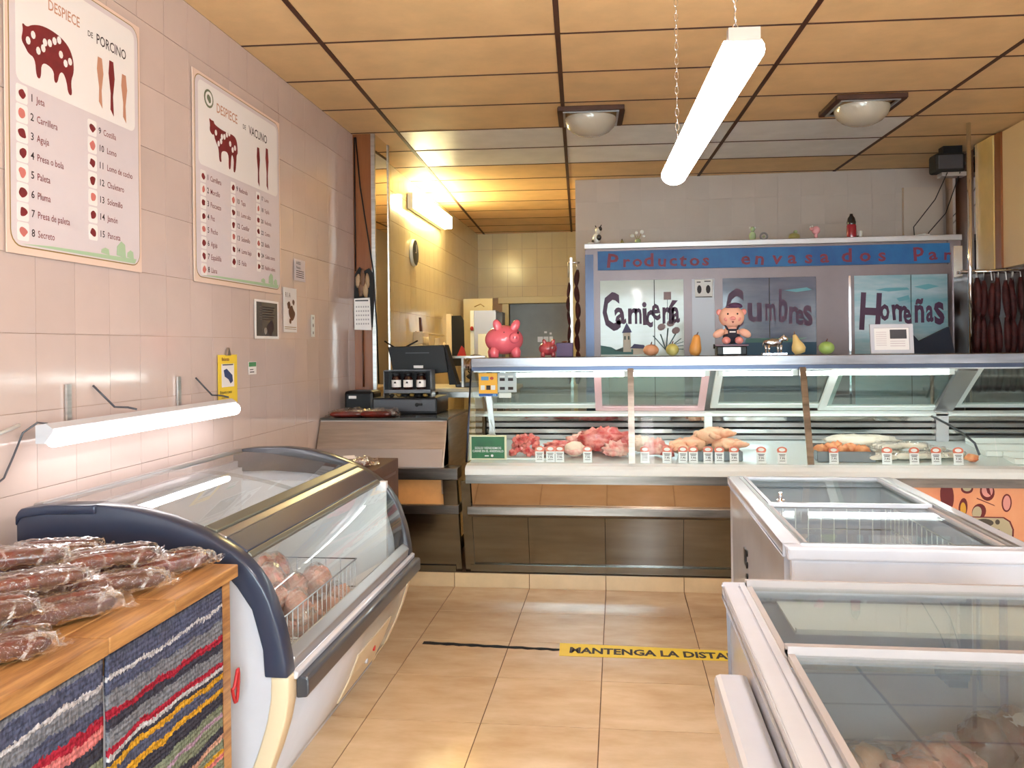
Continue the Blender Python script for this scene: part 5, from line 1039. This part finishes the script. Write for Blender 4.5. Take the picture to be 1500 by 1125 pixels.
q = MB(); q.text('SOLO VENDEMOS', (-.78,gy-.002,.838), (1,0,0), (0,0,1), .020, bold=.012, align='CENTER'); q.text('CARNE EN EL ANDEVALO', (-.78,gy-.002,.820), (1,0,0), (0,0,1), .019, bold=.012, align='CENTER', sx=.85); q.text('ibe  ✿', (-.78,gy-.002,.797), (1,0,0), (0,0,1), .016, bold=.01, align='CENTER') if 0 else q.box(-.80,-.775,gy-.0022,gy-.0015,.795,.801).prism(oval(-.755,.799,.008,.008,10), (0,gy-.0015,0), (1,0,0), (0,0,1), (0,-.0007,0))
q.build('lettering', m_papw, t)
# ================================================================ PRICE TAGS
tagxs = [790,806,820,861,945,977,1000,1015,1036,1052,1073,1111,1140,1211,1282,1318,1347,1375]
ords = ['leftmost price tag, right of the diced meat','price tag second from the left, beside the diced meat','price tag third from the left, touching the second','price tag alone in front of the big red joint of beef','price tag just right of the first glass post','price tag between the rosy cuts and the chicken','price tag at the left edge of the chicken pile','slightly tilted price tag, second in front of the chicken','price tag under the middle of the chicken pile','price tag right of middle in front of the chicken','price tag at the right edge of the chicken pile','left one of two price tags standing alone on empty deck','right one of two price tags standing alone on empty deck','price tag in front of the grey tray of orange brochettes','price tag left of the white sausage packs','price tag in the middle of the white sausage packs','price tag right of middle by the white sausage packs','rightmost price tag by the case corner']
t0 = None
m_tag = mat('tag_white', (236,236,238), .4); m_tago = mat('tag_orange_rim', (222,116,92), .4)
def tag_mesh():
    t = thing('price_tag', ords[0], 'price tag', (0,0,0), 0, 'price tags in the display case', local=True); a = .12
    v_ = Vector((0,math.sin(a),math.cos(a))); n_ = Vector((0,-math.cos(a),math.sin(a)))
    MB().prism([(-.026,0),(.026,0),(.026,.062),(-.026,.062)], (0,0,.004), (1,0,0), v_, n_*.002).build('card', m_tag, t)
    MB().prism([(-.027,.062)]+oval(0,.075,.029,.020,16)[-2:]+oval(0,.075,.029,.020,16)[:10]+[(-.027,.062)][:0], (0,0,.004), (1,0,0), v_, n_*.0025).build('header', m_tago, t)
    MB().prism(oval(0,.077,.018,.010,14), Vector((0,0,.004))+n_*.0026, (1,0,0), v_, n_*.0008).build('header_oval', m_papw, t)
    q = MB()
    for w_, z_, h_ in ((.036,.048,.004),(.030,.040,.004)): q.prism([(-w_/2,z_),(w_/2,z_),(w_/2,z_+h_),(-w_/2,z_+h_)], Vector((0,0,.004))+n_*.0021, (1,0,0), v_, n_*.0004)
    q.text('7,95', Vector((0,0,.004))+n_*.0026+v_*.022, (1,0,0), v_, .018, bold=.02, align='CENTER'); q.prism([(-.016,.012),(.016,.012),(.016,.015),(-.016,.015)], Vector((0,0,.004))+n_*.0021, (1,0,0), v_, n_*.0004)
    q.build('print', m_ink, t); MB().box(-.026,.026,-.001,.022,0,.004).build('foot', m_tag, t); return t
tp = tag_mesh()
f_ = Vector((-math.sin(YAW), math.cos(YAW), 0))
for k, (px, lb_) in enumerate(zip(tagxs, ords)):
    x = [-.470,-.405,-.350,-.184,.152,.280,.372,.432,.516,.580,.665,.818,.935,1.222,1.512,1.660,1.780,1.897][k]
    a = R.uniform(-.12,.12)
    if k == 0: tp.matrix_world = Matrix.Translation((x,5.055,.7595))
    else: dup(tp, (x,5.055+R.uniform(-.004,.004),.7595), a, lb_)
# ================================================================ MEAT IN THE CASE
def mtag(o, l, c='meat', g='meat in the display case'): return tag(o, l, c, g)
def dz(y): return .755+(y-5.0)/.62*.07
def trayb(x0, x1, y0, y1, h, mt, name, label):
    z = dz(y0)+.002; mb = MB(); n = 4; w_ = .008
    mb.box(x0,x1,y0,y1,z,z+.006).box(x0,x1,y0,y0+w_,z+.006,z+h).box(x0,x1,y1-w_,y1,z+.006,z+h+.02).box(x0,x0+w_,y0+w_,y1-w_,z+.006,z+h).box(x1-w_,x1,y0+w_,y1-w_,z+.006,z+h)
    return tag(mb.build(name, mt, bev=.002), label, 'tray')
m_trg = mat('tray_grey', (124,130,136), .3, .5); m_trw = mat('tray_white', (232,236,232), .3)
trayb(-.70,-.42,5.10,5.48,.012, m_trw, 'meat_tray', 'white tray under the diced meat at the left of the case')
mb = MB(); r = random.Random(3)
for k in range(70):
    x, y = r.uniform(-.655,-.50), r.uniform(5.12,5.36); hh = max(0, .11*(1-((x+.575)/.10)**2*.8)*(1-((y-5.26)/.16)**2*.8)); z = dz(y)+.02+hh*r.uniform(.2,1)
    M = Matrix.Rotation(r.uniform(0,3),3,'X') @ Matrix.Rotation(r.uniform(0,3),3,'Z'); mb.obox((x,y,z), (.03,.026,.028), M)
o = mb.build('diced_meat', m_red, bev=.006); o['kind'] = 'stuff'; mtag(o, 'heap of pink diced meat beside the green sign')
def lump(x, y, rx, ry, rz_, mt, seed, label, name='meat_cut', bump=.55, bs=1.8, rot=0, n=32):
    t = MB().ell((0,0,rz_*.85), (rx,ry,rz_), n, Matrix.Rotation(rot,3,'Z'), bump, bs, seed, flat=rz_*.8).build(name, mt)
    t.location = (x,y,dz(y)+.014); return mtag(t, label)
lump(-.43,5.20,.09,.05,.022,m_pork,3,'flat pale pork strip right of the diced meat',rot=.3); lump(-.36,5.30,.10,.06,.03,m_red,4,'flat rosy steak behind the third price tag')
t = thing('pork_chop', 'thick round pork chop with white fat, left of the big beef joint', 'meat', (-.265,5.16,dz(5.16)+.012), 0, 'meat in the display case', local=True)
MB().ell((0,0,.045), (.062,.05,.045), 20, bump=.15).build('fat_layer', m_fat, t); MB().ell((.0,-.012,.032), (.063,.05,.022), 20, bump=.2).build('lean', m_pork, t)
lump(-.10,5.30,.15,.10,.075,m_red,7,'big red joint of beef, the largest piece left of the first glass post',bump=.5)
lump(-.14,5.45,.10,.06,.05,m_red,17,'red piece of beef half hidden behind the big joint')
lump(-.02,5.16,.075,.05,.045,m_pork,8,'rosy rib piece in front of the big beef joint'); lump(-.24,5.34,.08,.05,.05,m_pork,9,'pale pork piece between chop and beef joint')
lump(.22,5.20,.065,.06,.05,m_pork,10,'pale pork shoulder right of the first glass post'); lump(.29,5.14,.035,.05,.03,m_red,11,'narrow dark red piece between two price tags right of the glass post')
lump(.13,5.28,.06,.05,.05,m_fat,12,'white lump of fat just behind the first glass post')
trayb(.36,.72,5.10,5.50,.055, m_trg, 'meat_tray', 'grey tray full of chicken in the middle of the case')
cl_ = ['plucked chicken at the left of the pile in the grey tray','plucked chicken in the middle of the pile, uppermost','plucked chicken at the right of the pile in the grey tray','plucked chicken at the back of the pile in the grey tray','loose chicken leg at the front left of the grey tray']
def chicken(x, y, z, rz, s, label, legs=True):
    t = thing('chicken', label, 'chicken', (x,y,z), rz, 'chicken in the grey tray', local=True)
    MB().ell((0,0,.045*s), (.085*s,.058*s,.048*s), 22, bump=.2, bs=1).build('carcass', m_chick, t)
    if legs:
        for q in (-1,1): MB().tube([(.04*s,q*.035*s,.045*s),(.08*s,q*.045*s,.06*s),(.12*s,q*.03*s,.05*s),(.14*s,q*.025*s,.055*s)], [.026*s,.026*s,.014*s,.008*s], 10).build('leg', m_chick, t); MB().tube([(-.03*s,q*.05*s,.055*s),(-.01*s,q*.07*s,.04*s),(.03*s,q*.065*s,.035*s)], [.015*s,.016*s,.008*s], 8).build('wing', m_chick, t)
for k, (x, y, z, a, s_) in enumerate(((.44,5.24,.805,3.0,.95),(.56,5.28,.855,.3,1.05),(.64,5.24,.80,.1,.95),(.52,5.40,.83,1.4,.95),(.37,5.17,.80,2.2,.7))): chicken(x,y,z,a,s_,cl_[k])
trayb(1.14,1.46,5.09,5.36,.06, m_trg, 'meat_tray', 'deep grey tray of orange brochettes right of the second glass post')
bl = ['orange marinated piece at the left end of the deep grey tray','orange marinated piece beside the glass post','orange marinated piece in the middle of the deep tray','orange marinated piece right of the middle of the deep tray','orange marinated piece at the right end of the deep tray','orange marinated piece at the back of the deep tray']
for k, (x, y) in enumerate(((1.18,5.20),(1.245,5.22),(1.30,5.18),(1.355,5.21),(1.41,5.17),(1.29,5.29))):
    t = MB().ell((0,0,.03), (.042,.04,.035), 16, bump=.5, bs=1.6, seed=k).build('marinated_piece', m_orange); t.location = (x,y,dz(5.1)+.025+.006*(k%2)); mtag(t, bl[k])
pl_ = ['white sausage pack right of the deep grey tray, lowest','white sausage pack behind the tag left of the others','white sausage pack in the middle of the pale packs','large white pack leaning at the back of the pale packs','white sausage pack right of the middle','white sausage pack beside the case corner']
for k, (x, y, a) in enumerate(((1.50,5.14,.2),(1.56,5.24,-.2),(1.66,5.16,.1),(1.62,5.38,.4),(1.77,5.18,-.3),(1.89,5.20,.3))):
    sausage_pack('white_sausage_pack', pl_[k], (x,y,dz(y)+.008), a, 90+k, .78, 3, 'pale sausage packs in the display case', m_cheese)
mb = MB()
for x in (2.02,2.05): pass
t = MB().ell((0,0,.02), (.04,.03,.022), 14, bump=.5, seed=5).build('marinated_piece', m_orange); t.location = (1.985,5.10,dz(5.1)+.008); mtag(t, 'small orange piece at the case corner near the dark cable')
lump(1.47,5.40,.22,.09,.045,m_cheese,33,'wide film wrapped pale roast behind the deep grey tray','wrapped_roast',.3)
for k, (a, b2, c, d, l_) in enumerate(((2.20,2.74,5.06,5.22,'empty white tray at the front right end of the case'),(2.12,2.74,5.24,5.40,'empty white tray second from the front at the right end'),(2.14,2.74,5.42,5.60,'empty white tray at the rear right end of the case'))):
    trayb(a,b2,c,d,.03,m_trw,'empty_tray',l_)
tag(MB().tube([(1.955,5.66,.99),(2.0,5.50,.95),(2.045,5.36,.90),(2.06,5.25,.86),(2.065,5.2,.80)], .007, 6).build('case_cable', m_dgrey), 'dark grey cable curving down at the corner inside the case', 'cable')
# ================================================================ ORNAMENTS on the cold cabinet
FZ_ = 2.2925
def fig(name, label, x, parts, cat='figurine', y=7.12):
    t = thing(name, label, cat, (x,y,FZ_), 0, local=True)
    for nm, mt, sh in parts:
        mb = MB()
        for s_ in sh:
            if s_[0] == 'e': mb.ell(s_[1], s_[2], 14)
            elif s_[0] == 't': mb.tube(s_[1], s_[2], 8)
            elif s_[0] == 'b': mb.box(*s_[1])
            elif s_[0] == 'l': mb.lathe(s_[1], (0,0,0), 18)
        mb.build(nm, mt, t)
    return t
m_wc = mat('white_china', (232,232,228), .2, coat=.5); m_bc = mat('black_china', (34,30,32), .2, coat=.5); m_gc = mat('green_china', (176,196,150), .25, coat=.4); m_pc = mat('pink_china', (240,170,176), .25, coat=.4); m_yc = mat('olive_china', (156,146,86), .3)
fig('cow_ornament', 'black and white cow ornament sitting at the left corner of the cold cabinet', -.165, [('body', m_wc, [('e',(0,0,.05),(.035,.03,.05)),('e',(-.045,-.02,.012),(.03,.02,.012))]),('head', m_wc, [('e',(.015,-.02,.12),(.026,.03,.028))]),('patches', m_bc, [('e',(.02,-.022,.06),(.022,.02,.026)),('e',(.03,-.03,.13),(.018,.02,.02)),('e',(-.03,-.02,.03),(.012,.012,.012))]),('horns', m_bc, [('t',[(-.002,-.02,.145),(-.01,-.02,.16)],.004),('t',[(.03,-.02,.145),(.042,-.02,.165)],.004)])])
fig('cone_ornament', 'tiny dark cone ornament between the cow and the flower ornament', .045, [('cone', m_yc, [('l',[(.001,0),(.018,0),(.016,.02),(.005,.038),(.001,.04)])]),('tip', m_bc, [('e',(0,0,.042),(.004,.004,.005))])])
fig('flower_ornament', 'pale flower ornament in a little pot above the blue banner letters', .175, [('pot', m_gc, [('l',[(.001,0),(.02,0),(.024,.03),(.02,.04)])]),('stems', m_yc, [('t',[(0,0,.03),(-.03,0,.08)],.003),('t',[(0,0,.03),(.03,0,.09)],.003),('t',[(0,0,.03),(0,0,.07)],.003)]),('petals', m_wc, [('e',(-.045,0,.07),(.02,.01,.016)),('e',(.035,0,.10),(.018,.01,.018)),('e',(.05,0,.065),(.015,.01,.012)),('e',(-.01,0,.095),(.013,.01,.015))])])
fig('china_sheep', 'pale green china animal on the middle of the cold cabinet', 1.10, [('body', m_gc, [('e',(0,0,.04),(.028,.025,.04)),('e',(0,-.01,.095),(.02,.02,.022))]),('ears', m_wc, [('e',(-.02,-.01,.108),(.008,.005,.008)),('e',(.02,-.01,.108),(.008,.005,.008))])])
fig('grey_ring_ornament', 'small grey ring ornament right of the green china animal', 1.19, [('ring', mat('grey_china', (140,136,136), .3), [('t',[(.028*math.cos(a),0,.036+.028*math.sin(a)) for a in [2*PI*k/14 for k in range(15)]],.008)]),('centre', m_gc, [('e',(0,0,.036),(.009,.009,.009))])])
fig('olive_basket', 'small olive coloured basket ornament left of the pink one', 1.43, [('basket', m_yc, [('l',[(.001,0),(.04,0),(.045,.03),(.04,.045),(.02,.055)])]),('egg', m_gc, [('e',(.01,0,.065),(.016,.015,.016))])])
fig('pink_pig_ornament', 'pink spotted pig ornament near the red bottle on the cold cabinet', 1.60, [('body', m_pc, [('e',(0,0,.075),(.034,.028,.034)),('t',[(0,0,.05),(0,0,.0)],.014)]),('head', m_pc, [('e',(-.035,-.01,.085),(.018,.018,.016))]),('ears', m_wc, [('e',(-.03,-.01,.104),(.007,.004,.01)),('e',(-.045,-.01,.10),(.007,.004,.008))])])
fig('bottle', 'red bottle with a black top standing on the cold cabinet', 1.875, [('body', mat('bottle_red', (160,24,48), .15, coat=.6), [('l',[(.001,0),(.037,0),(.039,.01),(.038,.10),(.033,.115)])]),('top', m_bc, [('l',[(.034,.112),(.036,.13),(.028,.165),(.014,.185),(.012,.198),(.001,.20)])])], 'bottle')
fig('white_cup', 'little white cup beside the foot of the red bottle', 1.945, [('cup', m_wc, [('l',[(.001,0),(.014,0),(.018,.05),(.016,.06)])]),('handle', m_bc, [('t',[(-.016,0,.02),(-.028,0,.015),(-.02,0,.005)],.005)])], 'cup')
fig('white_dish', 'low white dish at the right end of the cabinet top', 2.42, [('dish', m_wc, [('l',[(.001,0),(.05,0),(.06,.015),(.055,.017)])]),('lid', m_wc, [('e',(.01,0,.02),(.02,.015,.008))])], 'dish')
# socket and pipe boxing above the cabinet on the rear wall
struct('trim_5', MB().box(2.48,2.80,YB-.05,YB-.001,2.2,2.80), mat('pipe_boxing', (196,180,166), .5))
tag(MB().tube([(2.53,6.90,2.755),(2.545,7.2,2.6),(2.55,7.72,2.45),(2.56,7.72,2.29)], .004, 5).tube([(2.63,6.92,2.76),(2.66,7.3,2.5),(2.67,7.70,2.40),(2.62,7.72,2.29)], .004, 5).build('speaker_cables', m_black), 'two thin black cables hanging from the loudspeaker to the cold cabinet', 'cable')
t = thing('loudspeaker', 'black box loudspeaker mounted high beside the chrome post', 'speaker', (2.55,6.95,2.84))
MB().box(2.445,2.665,6.90,7.06,2.765,2.91).build('body', m_blackm, t, bev=.02); MB().box(2.465,2.645,6.892,6.902,2.785,2.892).build('grille', m_dgrey, t, bev=.008)
MB().box(2.50,2.68,6.93,7.03,2.735,2.765).build('bracket', m_alu, t); MB().cyl((2.66,7.0,2.83),(2.73,7.1,2.86),.015,8).build('arm', m_black, t); MB().box(2.52,2.66,6.95,7.05,2.91,2.972).build('ceiling_mount', m_black, t)
jk = thing('coat_stand', 'dark navy jacket on a low stand in front of the third painted door', 'jacket', (2.2,6.3,0))
MB().cyl((2.2,6.32,.02),(2.2,6.32,1.36),.014,8).box(2.08,2.32,6.22,6.42,0,.02).box(2.06,2.34,6.31,6.33,1.35,1.37).build('stand', m_steel, jk)
t = (MB().prism([(0,0),(.30,0),(.26,.20),(.06,.10),(0,.17)], (2.05,6.3,1.36), (1,0,0), (0,0,1), (0,.04,0)).build('jacket_cloth', mat('navy_cloth', (34,40,56), .8), jk))
# ================================================================ HANGING SAUSAGES
def link_string(mb, x, y, z0, z1, r, seed, n=5):
    q = random.Random(seed); L_ = z0-z1; pts = []; rs = []
    for k in range(n):
        for i in range(6): u = i/5; zz = z0-L_*(k+u)/n; pts.append((x+.006*math.sin(k*2+u*3+seed), y+.005*math.cos(k+u*2), zz)); rs.append(max(.004, r*math.sin(PI*(.06+.88*u))**.5))
    return mb.tube(pts, rs, 8)
m_ch = mat('chorizo_dark', (78,30,28), .6, c2=(46,16,18), vs=20, bump=.4, bscale=50, spec=.3)
t = thing('sausage_rack', 'chrome rail of dark hanging sausages at the right behind the display case', 'rack', (2.6,6.3,1.96))
MB().cyl((2.40,6.32,1.945),(2.84,6.32,1.945),.012,10).cyl((2.40,6.39,1.945),(2.84,6.39,1.945),.012,10).cyl((2.41,6.32,1.945),(2.41,6.39,1.945),.01,8).build('rail', m_chrome, t); MB().cyl((2.47,6.32,1.9),(2.47,6.32,1.0),.012,8).build('upright', m_chrome, t)
sl = ['dark sausage string hanging nearest the chrome post at the right','second dark sausage string from the chrome post','third dark sausage string from the chrome post, with a paper tie','dark sausage string in the middle of the right rail','thick dark sausage string with a pale tie above it','dark sausage string second from the right wall','dark sausage string hanging closest to the right wall','dark sausage string in the rear row nearest the chrome post','dark sausage string in the rear row, middle','dark sausage string in the rear row nearest the right wall']
for k in range(10):
    x = 2.50+k*.048 if k < 7 else 2.525+(k-7)*.12; yo = .0 if k < 7 else .07; s_ = thing('sausage_string', sl[k], 'sausage', (x,6.32+yo,1.93), 0, 'sausages on the right rail')
    link_string(MB(), x, 6.30+.02*(k%2)+yo, 1.90-.02*(k%3), 1.10, .026, k, 3).build('sausage', m_ch, s_); MB().tube([(x,6.32+yo,1.958),(x,6.31+yo,1.93),(x,6.30+.02*(k%2)+yo,1.88)], .004, 5).build('string_loop', m_papw if k in (2,4) else m_steel, s_)
pst = tag(MB().cyl((2.43,6.24,1.0),(2.43,6.24,ZC-.003),.014,10).build('chrome_post', m_chrome), 'tall chrome post between the cold cabinet and the hanging sausages', 'post')
t = thing('sausage_rack', 'narrow steel stand with dark sausages left of the cold cabinet', 'rack', (-.34,6.8,1.3))
MB().box(-.372,-.352,6.79,6.81,.0,2.16).build('post', m_steel, t); MB().cyl((-.385,6.80,2.12),(-.295,6.80,2.12),.008,8).build('hook_bar', m_chrome, t); MB().box(-.42,-.29,6.72,6.88,0,.02).build('foot', m_steel, t)
for k, x in enumerate((-.385,-.315)):
    s_ = thing('sausage_string', ['dark sausage string on the left side of the narrow stand','dark sausage string on the right side of the narrow stand'][k], 'sausage', (x,6.8,2.1), 0, 'sausages on the narrow stand')
    link_string(MB(), x, 6.80-.02, 2.06-(.1 if k == 0 else 0), 1.15, .022 if k else .014, 20+k, 7).build('sausage', m_ch, s_); MB().tube([(x,6.80,2.13),(x,6.79,2.08),(x,6.78,2.0)], .004, 5).build('string_loop', m_steel, s_)
# ================================================================ BACK ROOM
t = thing('wall_clock', 'round dark faced clock with a white rim on the yellow back room wall', 'clock', (-1.83,7.58,2.32))
MB().lathe([(.001,0),(.118,0),(.125,.012),(.118,.03)], (XL+.002,7.60,2.32), 32, M=Matrix.Rotation(PI/2,3,'Y')).build('case', m_wplast, t)
MB().lathe([(.112,.030),(.001,.034)], (XL+.004,7.60,2.32), 32, M=Matrix.Rotation(PI/2,3,'Y')).build('face', mat('clock_face_dark', (58,60,64), .3), t)
MB().box(XL+.039,XL+.041,7.596,7.604,2.32,2.395).box(XL+.039,XL+.041,7.56,7.60,2.317,2.323).build('hands', m_papw, t)
t = thing('knife_rack', 'cream wall rack with a hanging knife and tools in the back room', 'rack', (-1.80,7.9,1.6))
MB().box(XL+.001,XL+.09,7.60,7.85,1.49,1.60).build('box', m_cream, t, bev=.005); MB().box(XL+.001,XL+.06,8.50,8.75,1.44,1.55).build('box', m_cream, t, bev=.005); MB().cyl((XL+.05,7.5,1.60),(XL+.05,8.75,1.575),.008,8).build('rail', m_cream, t)
MB().prism([(7.64,1.60),(7.69,1.60),(7.66,1.72),(7.62,1.73)], (XL+.05,0,0), (0,1,0), (0,0,1), (.02,0,0)).build('knife', m_dbrown, t)
for k in range(5): MB().tube([(XL+.09,7.62+k*.05,1.55),(XL+.095,7.62+k*.05,1.32)], .006, 5).build('tool', m_steel, t)
MB().box(XL+.03,XL+.10,7.6,7.9,1.30,1.34).build('lower_tray', m_blackm, t)
t = thing('saint_figure', 'small white and red figure on the back room wall', 'figurine', (-1.78,8.7,1.4))
MB().ell((XL+.06,8.7,1.36), (.03,.05,.10), 12, bump=.3).build('body', m_wc, t); MB().tube([(XL+.10,8.6,1.40),(XL+.09,8.75,1.35),(XL+.06,8.85,1.28)], .012, 6).build('red_sash', mat('sash_red', (170,40,44), .6), t); MB().ell((XL+.06,8.68,1.48), (.025,.03,.028), 10).build('head', m_cream, t)
t = thing('store_cabinet', 'narrow pale cabinet with dark side in front of the back room door', 'cabinet', (-1.55,9.4,0))
MB().box(-1.62,-1.58,9.30,9.36,.0,1.86).build('post', m_wplast, t); MB().box(-1.58,-1.34,9.34,9.6,0,1.86).build('body', m_alu, t); MB().box(-1.342,-1.27,9.36,9.6,.0,1.84).build('dark_side', m_dgrey, t)
MB().box(-1.54,-1.40,9.332,9.34,1.0,1.6).build('door', m_wplast, t); MB().tube([(-1.57,9.29,1.9),(-1.50,9.29,1.93),(-1.46,9.29,1.9)], .006, 6).build('hook', m_gold, t); MB().ell((-1.60,9.28,1.66), (.02,.015,.025), 10).build('red_tag', bpy.data.materials['sash_red'], t)
t = thing('hanging_apron', 'dark apron hanging beside the pale cabinet in the back room', 'apron', (-1.75,9.2,1.5))
MB().prism([(-1.83,1.25),(-1.66,1.25),(-1.67,1.75),(-1.70,1.80),(-1.80,1.80),(-1.82,1.75)], (0,9.15,0), (1,0,0), (0,0,1), (0,.03,0)).build('cloth', m_blackm, t); MB().box(XL,-1.80,9.13,9.2,1.35,1.82).build('wall_board', m_cream, t); MB().prism([(-1.74,1.36),(-1.64,1.36),(-1.66,1.44),(-1.69,1.47)], (0,9.12,0), (1,0,0), (0,0,1), (0,.03,0)).build('red_cloth', bpy.data.materials['sash_red'], t)
sk = tag(MB().box(-1.18,-1.10,12.585,12.598,1.52,1.60).box(-1.09,-1.02,12.585,12.598,1.52,1.60).box(-1.005,-.955,12.585,12.598,1.52,1.60).box(-1.08,-1.04,12.585,12.598,1.65,1.68).box(-1.0,-.97,12.585,12.598,1.63,1.66).build('wall_papers', m_papw), 'few small white papers stuck on the grey store wall beyond the doorway', 'paper')
for k, (x, y, z, a, l_) in enumerate(((1.56,5.20,.835,.5,'white sausage pack lying on top of the pale packs, left'),(1.70,5.22,.835,-.4,'white sausage pack lying on top of the pale packs, right'),(1.84,5.30,.80,.7,'white sausage pack behind the rightmost tags'))):
    sausage_pack('white_sausage_pack', l_, (x,y,z), a, 120+k, .72, 3, 'pale sausage packs in the display case', m_cheese)
bpy.context.view_layer.update()
